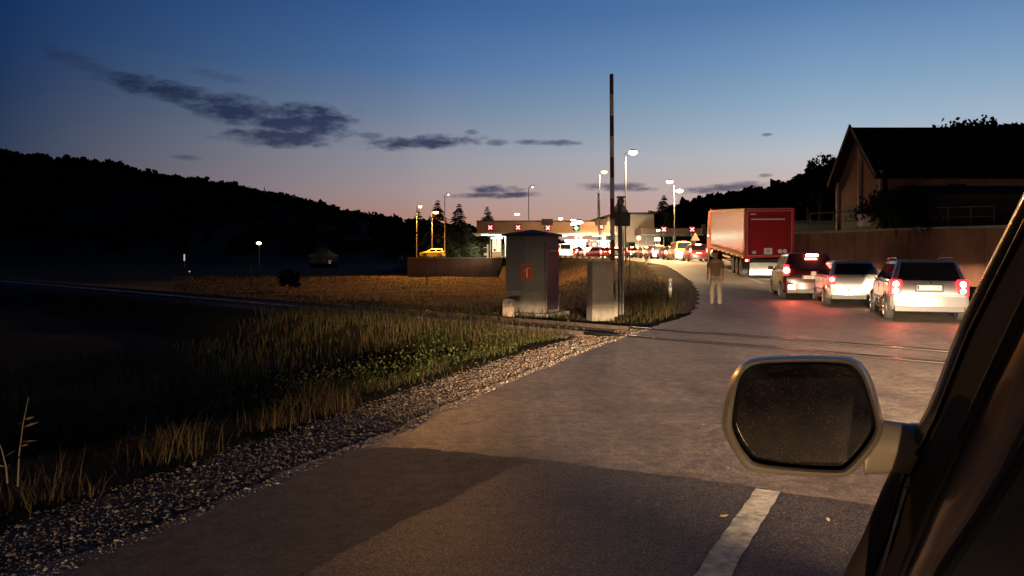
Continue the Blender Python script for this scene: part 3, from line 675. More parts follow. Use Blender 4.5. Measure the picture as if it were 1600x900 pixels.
def km_marker():
    c = at(794, 19.9); g = empty('kilometre_stone', (c.x, c.y, -.06), R(8), 'pale concrete kilometre stone numbered 27.8 in front of the hut', 'marker stone')
    MB().prism([(-.15, 0), (.15, 0), (.15, .49), (.12, .53), (-.12, .53), (-.15, .49)], (0, .06, 0), (1, 0, 0), (0, 0, 1), (0, -.12, 0)).build('stone', mat('pale_stone', (.40, .31, .24), .85, col2=(.24, .19, .15), scale=7, detail=8), g, bevel=.008)
    text('27.8', .17, (.015, -.0625, .38), (R(90), 0, 0), M_INK, 'number', g)
km_marker()
def barrier():
    c = at(955.5, 20.6); g = empty('barrier_arm', (c.x, c.y, 0), 0, 'raised red and white striped barrier pole standing upright against the sky', 'barrier')
    MB().box((0, .16, .45), (.34, .40, 1.0)).build('drive_housing', M_CAB, g, bevel=.02)
    z0 = .55; z1 = CAM_H + (405 - 116) / F * 20.6; n = 11; hs = .556; z = z1; k = 0
    while z > z0:
        a = max(z0, z - hs); zm = lambda q: (q - z1) / z1 * .035
        r = lambda q: .053 + .012 * (z1 - q) / z1
        MB().tube((-zm(a), 0, a), (-zm(z), 0, z), r(a), r(z), 14, 0, True).build('red_band' if k % 2 == 0 else 'white_band', M_RED if k % 2 == 0 else M_WOFF, g, 50)
        z = a; k += 1
    MB().box((0, .05, .62), (.16, .12, .3)).build('arm_clamp', M_STEEL, g, bevel=.01)
barrier()
def crossing_signal():
    c = at(969, 21.4); d = 21.4; g = empty('crossing_signal', (c.x, c.y, -.05), 0, 'crossing signal seen from behind, black lamp case with bell on top', 'signal')
    Z = lambda py: CAM_H + (405 - py) / F * d + .05
    MB().tube((0, 0, 0), (0, 0, Z(312)), .065, .06, 12).build('post', mat('signal_post', (.10, .095, .09), .6, metal=.3, noise=.3), g, 40)
    cs = MB(); cs.box((-.13, -.09, Z(343)), (.24, .12, .38)); cs.box((.15, -.09, Z(343)), (.22, .12, .38)); cs.box((0, -.075, Z(343)), (.2, .08, .34)); cs.build('lamp_case', M_BLACK, g, bevel=.015)
    tri = [(-.26, 0), (.26, 0), (.03, .36), (-.03, .36)]
    MB().prism(tri, (0, .05, Z(333)), (1, 0, 0), (0, 0, 1), (0, .02, 0)).build('triangle_sign', mat('bare_sign_back', (.36, .30, .24), .5, metal=.4, noise=.2, scale=6), g)
    MB().lathe([(.02, .10), (.085, .09), (.10, .03), (.10, -.05), (.03, -.07)], 18, Matrix.Translation((0, -.10, Z(315))) @ Matrix.Rotation(R(90), 4, 'X')).build('bell', mat('bell_grey', (.16, .13, .11), .5, metal=.4, noise=.2), g, 40)
    MB().box((-.0, -.06, Z(308.5)), (.22, .2, .05)).build('bell_hood', mat('bell_hood', (.2, .17, .15), .5, metal=.3, noise=.2), g, bevel=.01)
    MB().tube((.09, .03, 0), (.09, .03, Z(360)), .02, .02, 8).build('cable_pipe', M_STEEL, g)
crossing_signal()
def delineator(px, d, h, label):
    c = at(px, d, float(roadz(d)) - .08); g = empty('delineator_post', c, R(-15), label, 'road post', 'delineator posts along the left kerb')
    MB().prism([(-.06, -.05), (.06, -.05), (.045, .05), (-.045, .05)], (0, 0, 0), (1, 0, 0), (0, 1, 0), (0, 0, h)).build('post', M_WHITE, g, bevel=.008)
    MB().box((0, -.052, h - .22), (.1, .01, .22)).build('black_band', M_BLACK, g)
    MB().box((0, -.060, h - .22), (.05, .01, .16)).build('reflector', mat('reflector_white', (.85, .85, .85), .2, noise=.03), g)
delineator(1047.5, 28.5, .75, 'white delineator post leaning by the bend of the left verge, nearer one'); delineator(1009.5, 63, .72, 'small far delineator post beside the lit road')
g = empty('thin_post', at(984, 40), 0, 'thin dark pole beside the crossing signal, planted in the embankment', 'pole')
MB().tube((0, 0, 0), (0, 0, 2.1), .035, .03, 8).build('shaft', M_STEEL, g); MB().box((0, 0, 2.12), (.09, .09, .06)).build('cap', M_BLACK, g)

# ------------------------------------------------------------------ cars
def spot(loc, aim, power, size, parent, color=(1, .78, .52), blend=.6, cut=None, leak=.03, rad=.06, name='headlight_beam', soft=.012, near=2.4, knee=.05):
    l = bpy.data.lights.new(name, 'SPOT'); l.energy = power; l.color = color; l.spot_size = R(size); l.spot_blend = blend; l.shadow_soft_size = rad
    o = bpy.data.objects.new(name, l); COL.objects.link(o)
    if parent: o.parent = parent
    o.location = loc; o.rotation_euler = (Vector(aim) - Vector(loc)).to_track_quat('-Z', 'Y').to_euler()
    if cut is not None:       # dipped beam: the lamp's own photometric cut-off by vertical angle
        l.use_nodes = True; N, L = l.node_tree.nodes, l.node_tree.links; em = N['Emission']
        ge = N.new('ShaderNodeNewGeometry'); sp = N.new('ShaderNodeSeparateXYZ'); L.new(ge.outputs['Incoming'], sp.inputs[0])
        mr = N.new('ShaderNodeMapRange'); mr.interpolation_type = 'SMOOTHSTEP'; L.new(sp.outputs[2], mr.inputs[0])
        mr.inputs[1].default_value = cut - soft; mr.inputs[2].default_value = cut + soft; mr.inputs[3].default_value = 1; mr.inputs[4].default_value = leak
        # flatten the hot ground right under the lamp
        mx = N.new('ShaderNodeMath'); mx.operation = 'MINIMUM'; L.new(sp.outputs[2], mx.inputs[0]); mx.inputs[1].default_value = -knee
        dv = N.new('ShaderNodeMath'); dv.operation = 'DIVIDE'; dv.inputs[0].default_value = -knee; L.new(mx.outputs[0], dv.inputs[1])
        m2 = N.new('ShaderNodeMath'); m2.operation = 'POWER'; L.new(dv.outputs[0], m2.inputs[0]); m2.inputs[1].default_value = near
        mu = N.new('ShaderNodeMath'); mu.operation = 'MULTIPLY'; L.new(mr.outputs[0], mu.inputs[0]); L.new(m2.outputs[0], mu.inputs[1]); L.new(mu.outputs[0], em.inputs['Strength'])
    return o

SPEC = dict(
    wagon=dict(L=4.55, W=1.73, H=1.46, b=.95, hood=.88, yr=(-2.22, -1.98), yf=(1.05, .25), rear_t=(.06, .96), R=.31),
    hatch=dict(L=3.85, W=1.64, H=1.41, b=.93, hood=.90, yr=(-1.86, -1.38), yf=(1.05, .25), rear_t=(.14, .90), R=.30),
    mpv=dict(L=4.3, W=1.78, H=1.62, b=1.03, hood=.98, yr=(-2.08, -1.80), yf=(1.25, .35), rear_t=(.08, .95), R=.32),
    saloon=dict(L=4.5, W=1.74, H=1.43, b=.93, hood=.88, yr=(-1.55, -.75), yf=(1.05, .25), rear_t=(.06, .95), R=.31),
    van=dict(L=5.0, W=1.9, H=1.95, b=1.10, hood=1.02, yr=(-2.48, -2.38), yf=(1.6, .95), rear_t=(.12, .9), R=.33))
def make_car(kind, pnt, detail=True, lens=None, core=None):
    S = SPEC[kind]; L_, W_, H_, b, hd = S['L'], S['W'], S['H'], S['b'], S['hood']; y0 = -L_ / 2; y1 = L_ / 2
    root = empty('car'); B = MB()
    def ring(y, wf, zb, zt, sh=.06):
        w = W_ / 2 * wf; m = zb + (zt - zb) * .55
        h = [(w * .95, zb), (w * .985, zb + .06), (w, m), (w * .985, zt - sh), (w * .93, zt - .01), (w * .5, zt + .012)]
        return [Vector((x, y, z)) for x, z in h] + [Vector((-x, y, z)) for x, z in h[::-1]]
    deck = b if kind != 'saloon' else b
    st = [(y0, .86, .36, b - .32), (y0 + .025, .91, .31, b - .12), (y0 + .09, .955, .27, b - .03), (y0 + .3, .985, .23, b), (y0 + 1.0, 1, .2, b), (0, 1, .2, b), (S['yf'][0] - .1, .995, .2, b), (S['yf'][0] + .25, .985, .2, hd + .01),
          (y1 - .4, .95, .22, hd - .06), (y1 - .12, .90, .25, .70), (y1 - .02, .82, .30, .60), (y1, .78, .36, .52)]
    B.loft([ring(*q) for q in st])
    wb, wr, zr = W_ / 2 * .925, W_ / 2 * (.68 if kind == 'hatch' else .74), H_ - .06
    def side(sd, s, t):
        ya = S['yr'][0] + (S['yr'][1] - S['yr'][0]) * t; yb = S['yf'][0] + (S['yf'][1] - S['yf'][0]) * t
        return Vector((sd * (wb + (wr - wb) * t), ya + (yb - ya) * s, b - .02 + (zr - b + .02) * t))
    def end(e, u_, t):
        y = S['yr'] if e == 0 else S['yf']; return Vector((u_ * (wb + (wr - wb) * t), y[0] + (y[1] - y[0]) * t, b - .02 + (zr - b + .02) * t))
    # cabin shell with rounded plan corners
    def plan(hw, ya, yb, z, c=.13):
        p = []
        for (cx_, cy_, a0) in ((hw - c, yb - c, 0), (-hw + c, yb - c, 90), (-hw + c, ya + c * .7, 180), (hw - c, ya + c * .7, 270)):
            rr = c if cy_ > 0 else c * .7
            for k in range(4): a = R(a0 + 30 * k); p.append(Vector((cx_ + (c if True else rr) * math.cos(a), cy_ + rr * math.sin(a), z)))
        return p
    e0, e1 = S['yr'][0], S['yf'][0]; f0, f1 = S['yr'][1], S['yf'][1]
    B.loft([plan(wb, e0, e1, b - .03), plan(wr, f0, f1, zr), plan(wr - .05, f0 + .05, f1 - .06, H_ - .015), plan(wr - .22, f0 + .25, f1 - .25, H_)])
    # arches, lower trim
    ax_ = (y0 + .78 if kind != 'van' else y0 + 1.0, y1 - .82); Rw = S['R']
    for y in ax_:
        for sd in (-1, 1): B.lathe([(Rw + .055, 0), (Rw + .055, .012), (Rw * .4, .012)], 22, Matrix.Translation((sd * W_ / 2 * .992, y, Rw)) @ Matrix.Rotation(R(90) * sd, 4, 'Y'), 1)
    body = B.build('body', [pnt, M_BLACK], root, 32)
    body.material_slots[0].link = 'OBJECT'; body.material_slots[0].material = pnt
    # windows
    off = .010
    def pane(pts, nm, dirv):
        d = Vector(dirv).normalized() * off; return MB().slab([p + d for p in pts], .012 if True else 0).build(nm, GL, root)
    GL = M_GLASS_CAR
    ta, tb_ = .10, .90
    segs = [(.05, .29), (.32, .60), (.63, .93)] if kind in ('wagon', 'mpv', 'van') else [(.06, .44), (.48, .93)]
    for sd in (-1, 1):
        for s0, s1 in segs:
            pane([side(sd, s0, ta), side(sd, s1, ta), side(sd, min(s1, .93 if s1 < .9 else .90), tb_), side(sd, s0 + (.05 if s0 < .1 else 0), tb_)][::sd], 'window', (sd, 0, .25))
    t0, t1 = S['rear_t']
    pane([end(0, u_, t) for u_, t in ((.84, t0), (-.84, t0), (-.86, t1), (.86, t1))], 'rear_window', (0, -1, .3))
    pane([end(1, u_, t) for u_, t in ((-.86, .06), (.86, .06), (.86, .95), (-.86, .95))], 'windscreen', (0, .7, .7))
    # wheels
    for y in ax_:
        for sd in (-1, 1):
            M_ = Matrix.Translation((sd * (W_ / 2 - .075), y, Rw)) @ Matrix.Rotation(R(90) * sd, 4, 'Y')
            w_ = MB().lathe([(Rw * .66, -.09), (Rw * .95, -.10), (Rw, -.07), (Rw, .07), (Rw * .95, .10), (Rw * .68, .098)], 26, M_).build('wheel', M_RUBBER, root, 40)
            rim = MB().lathe([(Rw * .64, .085), (Rw * .66, .104), (Rw * .58, .100), (Rw * .2, .085), (Rw * .16, .10)], 26, M_)
            if detail:
                for k in range(7):
                    a = 2 * PI * k / 7; q = Matrix.Rotation(a, 4, 'Z'); rim.box((0, 0, 0), (Rw * .10, Rw * .5, .012), 0, M=(Matrix.Identity(3)))
                    for j in range(8): rim.v[-8 + j] = tuple(M_ @ q @ (Vector(rim.v[-8 + j]) + Vector((0, Rw * .36, .108))))
            rim.build('rim', M_RIM, w_, 40)
    # tail lamps
    lens = lens or M_LENS; core = core or M_CORE
    lz, lh, lw = {'wagon': (.80, .38, .25), 'hatch': (.80, .26, .20), 'mpv': (1.02, .36, .17), 'saloon': (.80, .18, .34), 'van': (.95, .5, .15)}[kind]
    for sd in (-1, 1):
        lx = sd * (W_ / 2 * .955 - lw / 2); l = MB().box((lx, y0 + .085, lz), (lw, .16, lh)).build('tail_light', lens, root, bevel=.025)
        if detail:
            ps = {'wagon': [(lx, lz + .085, .062), (lx, lz - .075, .058)], 'hatch': [(lx, lz + .03, .06)], 'mpv': [(lx, lz, .10)], 'saloon': [(lx, lz, .06)], 'van': [(lx, lz, .06)]}[kind]
            for x, z, r in ps: MB().lathe([(r, 0), (r * .95, .006), (r * .5, .012)], 14, Matrix.Translation((x, y0 + .005, z)) @ Matrix.Rotation(R(90), 4, 'X')).build('lamp', core, l)
        else:
            MB().box((lx, y0 - .004, lz), (lw * .7, .012, lh * .7)).build('lamp', core, l)
        hl = MB().box((sd * W_ / 2 * .70, y1 - .10, .70), (.34, .16, .16)).build('headlight', M_HLENS, root, bevel=.03)
    if not detail: MB().box((0, S['yr'][1] - .0, H_ - .045), (.50, .10, .06)).build('high_brake_light', core, root)
    # bumper, plate
    bp = MB().loft([[Vector((x, y, z)) for x, y, z in ((-W_ / 2 * .97, y0 + .30, z_), (-W_ / 2 * .95, y0 + .06, z_), (-W_ / 2 * .8, y0 - .025, z_), (W_ / 2 * .8, y0 - .025, z_), (W_ / 2 * .95, y0 + .06, z_), (W_ / 2 * .97, y0 + .30, z_))] for z_ in (.37, .40, .56, .585)])
    bo = bp.build('bumper', pnt, root, 40); bo.material_slots[0].link = 'OBJECT'; bo.material_slots[0].material = pnt
    MB().box((0, y0 + .12, .30), (W_ * .86, .24, .15)).build('valance', M_BLACK, root, bevel=.02)
    pz_ = {'wagon': .80, 'hatch': .52, 'mpv': .78, 'saloon': .76, 'van': .7}[kind]
    yp = y0 - .012 if pz_ > .6 else y0 - .036
    pt = MB().box((0, yp, pz_), (.52, .012, .115)).build('license_plate', M_PLATE, root, bevel=.003)
    if detail:
        x = -.20
        MB().box((-.235, yp - .0085, pz_), (.035, .004, .09)).build('country_band', M_INK, pt)
        for k, (w_, h_) in enumerate([(.03, .05), (.008, .055), (.03, .02), (.02, .05), (.03, .012), (.008, .05), (.03, .05)]):
            if k in (0, 4): continue
            MB().box((x + k * .06 + .03, yp - .0085, pz_ + random.uniform(-.01, .01)), (w_ * .6, .004, h_ * .6)).build('character', M_INK, pt)
        for sd in (-1, 1):
            m_ = MB().box((sd * (W_ / 2 + .07), S['yf'][0] - .32, b + .04), (.17, .10, .13)); m_.tube((sd * (W_ / 2 - .1), S['yf'][0] - .30, b - .01), (sd * (W_ / 2 + .03), S['yf'][0] - .31, b + .01), .03, .025, 8)
            mm = m_.build('side_mirror', pnt, root, bevel=.02); mm.material_slots[0].link = 'OBJECT'; mm.material_slots[0].material = pnt
            for s_ in (.46,):
                dh = side(sd, s_, 0); MB().box((sd * (W_ / 2 + .006), dh.y, b - .14), (.03, .20, .035)).build('door_handle', pnt, root, bevel=.008)
        # seam lines of doors, seats and steering wheel behind the glass
        for sd in (-1, 1):
            for s_ in (.305, .61, .95): p_ = side(sd, s_, 0); MB().box((sd * W_ / 2 * 1.0, p_.y, (b + .27) / 2), (.012, .012, b - .40)).build('door_seam', M_BLACK, root)
            MB().box((sd * (W_ / 2 + .004), .1, .50), (.02, 2.0, .04)).build('rubbing_strip', M_BLACK, root)
    return root
M_GLASS_CAR = mat('dark_car_glass', (.010, .010, .012), .06, spec=.6, noise=.1, scale=3)
M_HLENS = mat('headlamp_lens', (.55, .55, .55), .12, coat=.5, noise=.05)

def place(root, rear, hd, L_, pitch=0):
    h = R(hd); root.location = (rear.x + math.sin(h) * L_ / 2, rear.y + math.cos(h) * L_ / 2, rear.z + math.sin(pitch) * L_ / 2); root.rotation_euler = (pitch, 0, -h)

QG = 'cars waiting in the border queue'
# silver estate right ahead
w = make_car('wagon', P_SILVER); S = SPEC['wagon']; place(w, on_road(1452, 18.0), 19.5, S['L'])
tag(w, 'silver estate car with roof rails nearest to the camera, brake lamps on', 'car', QG)
for sd in (-1, 1):
    q = MB(); q.path([(sd * .60, -1.75, 1.44), (sd * .60, -1.6, 1.50), (sd * .60, .0, 1.50), (sd * .60, .2, 1.45)], .018); q.build('roof_rail', M_BLACK, w)
MB().lathe([(.055, 0), (.055, .01), (.02, .014)], 16, Matrix.Translation((0, -S['L'] / 2 - .0, .93 - .035)) @ Matrix.Rotation(R(90), 4, 'X')).build('badge', M_BLACK, w)
MB().box((0, -S['L'] / 2 - .010, .792), (.60, .010, .19)).build('plate_recess', M_BLACK, w, bevel=.004)
MB().box((.20, -S['L'] / 2 + .001, .625), (1.0, .03, .012)).build('hatch_seam', M_BLACK, w)
MB().tube((.3, -S['L'] / 2 + .35, 1.47), (.3, -S['L'] / 2 + .18, 1.60), .004, .003, 5).build('aerial', M_BLACK, w)
q = MB().tube((.45, -2.12, 1.02), (.05, -2.06, 1.06), .008, .006, 6).build('rear_wiper', M_BLACK, w)
hatch = make_car('hatch', P_SILVER2); place(hatch, on_road(1338, 23.2), 14.5, SPEC['hatch']['L']); tag(hatch, 'pale silver hatchback with a floodlit rear, between the black car and the silver estate', 'car', QG)
dark = make_car('mpv', P_BLACK_REDLIT); place(dark, on_road(1266, 26.2), 12.5, SPEC['mpv']['L']); tag(dark, 'black car with glaring red brake and fog lamps right behind the lorry', 'car', QG)
yb = -SPEC['mpv']['L'] / 2
MB().box((0.08, yb + .16, 1.535), (.40, .06, .06)).build('high_brake_light', M_CORE, dark, bevel=.01)
for x_ in (-.60, .60): MB().box((x_, yb - .035, .44), (.24, .03, .15)).build('fog_light', emat('fog_lamp_core', (1, .14, .09), 60), dark, bevel=.02)

# headlight beams of these three cars (each lights the one ahead)
def beams(car, kind, power, cut=.0, leak=.10, size=70, down=.5):
    S_ = SPEC[kind]
    for sd in (-1, 1): spot((sd * S_['W'] / 2 * .7, S_['L'] / 2 + .04, .66), (sd * S_['W'] / 2 * .7, S_['L'] / 2 + 10, .66 - down), power, size, car, cut=cut, leak=leak)
beams(w, 'wagon', 6500, .03, .08); beams(hatch, 'hatch', 30, .03, .06); beams(dark, 'mpv', 16000, .012, .008)

# queue further up
proto = {}
for k in ('hatch', 'wagon', 'saloon', 'mpv', 'van'):
    proto[k] = make_car(k, P_GREY, False, M_LENS_F, M_CORE_F)
used = set()
def queue(kind, px, d, hd, pnt, label, z=None, beam=0, group=QG, lit=True):
    o = proto[kind] if kind not in used else copy_tree(proto[kind]); used.add(kind)
    pz_ = float(roadz(d)) + .035 if z is None else z
    place(o, Vector(((px - 800) / F * d, d, pz_)), hd, SPEC[kind]['L'])
    tag(o, label, 'car', group)
    for c in o.children:
        if c.name.split('.')[0] in ('body', 'bumper'): c.material_slots[0].material = pnt
        if c.name.split('.')[0] == 'tail_light' and not lit:
            for s_ in c.material_slots: s_.link = 'OBJECT'; s_.material = M_LENS_OFF
            for cc in c.children:
                for s_ in cc.material_slots: s_.link = 'OBJECT'; s_.material = M_LENS_OFF
    if beam: spot((0, SPEC[kind]['L'] / 2 + .05, .66), (0, SPEC[kind]['L'] / 2 + 8, .35), beam, 80, o, cut=.06, leak=.12, rad=.3)
    return o
QUE = [('mpv', 1092, 71, 3, P_DRED, 'last red car of the far queue, half hidden by the lorry cab', 70000), ('van', 1069, 79, 1, P_GOLD, 'ochre van in the far queue, second ahead of the lorry', 70000), ('wagon', 1050, 85, -2, P_DRED, 'dark red estate in the far queue, in front of the ochre van', 70000),
       ('mpv', 1030, 91, -4, P_DRED, 'red people carrier in the far queue with a bright high brake lamp', 70000), ('hatch', 1013, 96, -6, P_GOLD, 'ochre hatchback in the far queue between the grey blue saloon and the red ones', 70000), ('saloon', 992, 99, -8, P_BLUE, 'grey blue saloon at the bend of the far queue, foot of the grey building', 70000)]
for k, px, d, hd, pn, lab, bm_ in QUE: queue(k, px, d, hd, pn, lab, beam=bm_)
ST = [('hatch', 966, 104, -20, P_GREY, 'grey hatchback in the station lanes just right of the crossing signal post'), ('wagon', 946, 103, -25, P_DRED, 'red estate in the station lanes behind the barrier pole'), ('saloon', 931, 106, -12, P_GREY, 'dark saloon in the station lanes left of the barrier pole'), ('hatch', 921, 106, -8, P_WHITE, 'white hatchback in the station lanes under the round sign'),
      ('mpv', 910, 109, -6, P_DRED, 'dark red people carrier in the station lanes in front of the white booth'), ('wagon', 900, 112, -4, P_SILVER, 'silver estate in the station lanes under the green arrow'), ('hatch', 893, 109, -5, P_DRED, 'small red hatchback in the station lanes near the left booth end'), ('van', 884, 105, -4, P_WHITE, 'white van in the station lanes at the edge of the hut')]
ST += [('hatch', 889, 122, -2, P_DRED, 'small red car of the rear rank, leftmost beside the hut roof'), ('wagon', 904, 124, -2, P_GREY, 'grey estate of the rear rank, in front of the white booth'), ('mpv', 916, 123, -3, P_DRED, 'dark red people carrier of the rear rank, left of the round sign'),
       ('hatch', 936, 122, -5, P_SILVER, 'silver hatchback of the rear rank, right of the round sign'), ('saloon', 953, 120, -8, P_DRED, 'dark red saloon of the rear rank, close to the striped pole')]
for k, px, d, hd, pn, lab in ST: queue(k, px, d, hd, pn, lab, z=1.70, beam=40000)
yc = queue('hatch', 676, 119.5, -90, P_YELLOW, 'yellow hatchback parked side on upon the platform wall', z=1.72, group='parked', lit=False)
yc.location = at(676, 119.5, 1.72)

# ------------------------------------------------------------------ lorry
def lorry():
    d = 41.0; rear = on_road(1201, d); h = 7.0; g = empty('lorry', rear, -R(h), 'red articulated lorry with a glossy curtain side, stopped behind the far cars', 'lorry')
    g.rotation_euler = (R(3.2), 0, -R(h))
    W_ = 2.55; H_ = 3.72; Lt = 13.4; zb = 1.12
    DRED = mat('lorry_door_red', (.30, .004, .010), .55, noise=.12, scale=2, spec=.15); BRED = mat('lorry_frame_red', (.50, .010, .018), .45, noise=.1, scale=3, spec=.25)
    CURT = mat('curtain_red', (.22, .055, .05), .22, metal=.45, noise=.05, scale=1.2, bump=.10, bscale=1.0, stretch=(1, 2.2, .3)); CH = mat('chassis', (.03, .028, .028), .7, noise=.3, scale=5)
    TAPE = mat('contour_tape', (.9, .06, .08), .4, noise=.05)
    MB().box((0, Lt / 2, (zb + H_) / 2), (W_ - .04, Lt - .06, H_ - zb - .02)).build('box_body', CH, g)
    fr = MB()
    for x in (-1, 1): fr.box((x * (W_ / 2 - .055), .0, (zb + H_) / 2), (.11, .12, H_ - zb))
    fr.box((0, 0, H_ - .07), (W_ - .22, .12, .13)); fr.box((0, 0, zb + .06), (W_ - .22, .12, .12)); fr.build('rear_frame', BRED, g, bevel=.01)
    tp = MB()
    for x in (-1, 1): tp.box((x * (W_ / 2 - .135), -.066, (zb + H_) / 2), (.05, .006, H_ - zb - .16))
    tp.box((0, -.066, H_ - .115), (W_ - .32, .006, .05)); tp.box((0, -.066, zb + .10), (W_ - .32, .006, .05)); tp.build('contour_marking', TAPE, g)
    for x in (-1, 1):
        dr = MB().box((x * .535, -.012, (zb + H_) / 2), (1.06, .05, H_ - zb - .30)).build('rear_door', DRED, g, bevel=.01)
        bars = MB()
        for k in (.18, .62): bars.tube((x * (.53 - .53 + k + .1), -.055, zb + .2), (x * (k + .1), -.055, H_ - .2), .014, .014, 6)
        bars.build('lock_rod', DRED, dr)
    MB().box((-.08, -.05, H_ - .56), (1.72, .02, .055)).build('door_strip', M_WHITE, g)
    lo = MB(); lo.box((-.84, -.05, H_ - .30), (.34, .02, .035)); lo.box((-.86, -.05, H_ - .265), (.2, .02, .02)); lo.build('maker_mark', M_TEXTW, g)
    sg = MB().box((-.06, -.075, zb + .34), (.42, .02, .34)).build('warning_plate', M_PLATE, g); text('A', .26, (-.06, -.087, zb + .34), (R(90), 0, 0), M_INK, 'letter', sg)
    for x in (.56, .80): MB().lathe([(.115, 0), (.115, .012), (.06, .016)], 20, Matrix.Translation((x, -.06, zb + .34)) @ Matrix.Rotation(R(90), 4, 'X')).build('speed_disc', M_PLATE, g)
    MB().box((-.78, -.06, zb + .28), (.20, .02, .16)).build('small_plate', M_STEEL, g)
    # lower rear: white underrun board, lamps
    MB().box((.03, .02, .52), (2.05, .05, .66)).build('underrun_board', mat('underrun_white', (.78, .76, .70), .5, noise=.10, scale=3), g, bevel=.01)
    MB().box((0, .0, .97), (W_ - .1, .10, .14)).build('lamp_bar', CH, g, bevel=.01)
    for x in (-1, 1):
        l = MB().box((x * 1.13, -.06, .97), (.22, .04, .12)).build('tail_light', M_LENS, g, bevel=.01); MB().box((x * 1.16, -.083, .97), (.09, .012, .08)).build('lamp', M_CORE_F, l)
    MB().box((.92, -.02, .70), (.14, .02, .10)).build('marker_lamp', mat('amber_lens', (.5, .2, .02), .3, noise=.05), g)
    # curtain sides, rails
    for x in (-1, 1):
        c = MB().box((x * (W_ / 2 - .006), Lt / 2, (zb + H_) / 2 + .05), (.02, Lt - .5, H_ - zb - .36)).build('side_curtain', CURT, g)
        rl_ = MB().box((x * W_ / 2, Lt / 2, H_ - .06), (.05, Lt - .14, .14)); rl_.box((x * W_ / 2, Lt / 2, zb + .06), (.05, Lt - .14, .16)); rl_.build('side_rail', BRED, g)
        bk = MB()
        for k in range(26): bk.box((x * (W_ / 2 + .012), .55 + k * .49, zb + .20), (.02, .05, .26))
        bk.build('curtain_strap', mat('strap_grey', (.30, .28, .26), .5, noise=.1), g)
        sm_ = MB()
        for k in range(7): sm_.box((x * (W_ / 2 + .01), .5 + k * 1.8, zb - .02), (.03, .06, .04))
        sm_.build('side_marker', mat('amber_marker', (.8, .35, .05), .3, emit=(1, .45, .12), estr=6, noise=.02), g)
    MB().box((0, Lt / 2, H_ + .012), (W_ + .02, Lt, .03)).build('roof', mat('lorry_roof', (.45, .43, .42), .5, noise=.1), g)
    ch = MB(); ch.box((-.45, 5.5, .95), (.16, 11, .30)); ch.box((.45, 5.5, .95), (.16, 11, .30)); ch.box((0, 1.2, .8), (1.8, 2.2, .2)); ch.build('chassis', CH, g)
    Rw = .50
    def wheel(x, y, par):
        M_ = Matrix.Translation((x, y, Rw)) @ Matrix.Rotation(R(90) * (1 if x > 0 else -1), 4, 'Y')
        w_ = MB().lathe([(Rw * .55, -.16), (Rw * .94, -.17), (Rw, -.13), (Rw, .13), (Rw * .94, .17), (Rw * .58, .165)], 24, M_).build('wheel', M_RUBBER, par, 40)
        MB().lathe([(Rw * .56, .14), (Rw * .57, .172), (Rw * .46, .15), (Rw * .30, .05), (Rw * .2, .12), (Rw * .1, .15)], 24, M_).build('rim', M_STEEL, w_, 40)
    for y in (1.3, 2.6, 3.9):
        for x in (-1.08, 1.08): wheel(x, y, g)
    for x in (-1, 1):
        MB().box((x * 1.08, .62, .62), (.40, .03, .75)).build('mud_flap', M_RUBBER, g)
        sg_ = MB()
        for z in (.55, .85): sg_.box((x * 1.2, 6.6, z), (.04, 3.0, .12))
        sg_.build('side_guard', M_STEEL, g)
    # tractor
    cab = MB(); yc_ = Lt + .35
    prof = [(0, .9), (0, 3.35), (.35, 3.75), (1.3, 3.7), (1.75, 3.0), (2.1, 2.0), (2.15, .55), (.2, .55)]
    cab.prism([(a, b) for a, b in prof], (-1.22, yc_, 0), (0, 1, 0), (0, 0, 1), (2.44, 0, 0)); cab.build('cab', BRED, g, bevel=.06)
    for x in (-1, 1):
        MB().box((x * 1.225, yc_ + 1.35, 2.25), (.02, .8, .75)).build('cab_window', M_GLASS_CAR, g)
        m_ = MB().box((x * 1.50, yc_ + 1.9, 2.35), (.22, .14, .75)); m_.tube((x * 1.2, yc_ + 1.9, 2.7), (x * 1.5, yc_ + 1.92, 2.65), .03, .03, 6); m_.tube((x * 1.2, yc_ + 1.9, 2.0), (x * 1.5, yc_ + 1.92, 2.05), .03, .03, 6); m_.build('cab_mirror', M_BLACK, g, bevel=.02)
        for y in (Lt - 2.3, Lt + 1.4): wheel(x * 1.06, y, g)
        MB().tube((x * 1.0, Lt - .7, .7), (x * 1.0, Lt + .2, .7), .3, .3, 14).build('fuel_tank', M_STEEL, g, 40)
    dfl = MB().prism([(0, 3.3), (.9, 3.9), (1.3, 3.7), (.3, 3.3)], (-1.1, yc_, 0), (0, 1, 0), (0, 0, 1), (2.2, 0, 0)); dfl.build('roof_deflector', BRED, g)
    ch2 = MB().box((0, Lt + .2, .75), (.9, 5.5, .3)); ch2.build('tractor_chassis', CH, g)
    for x in (-1, 1): spot((x * 1.0, Lt + 2.6, .8), (x * 1.0, Lt + 12, .3), 9000, 70, g, cut=.03, leak=.1)
lorry()

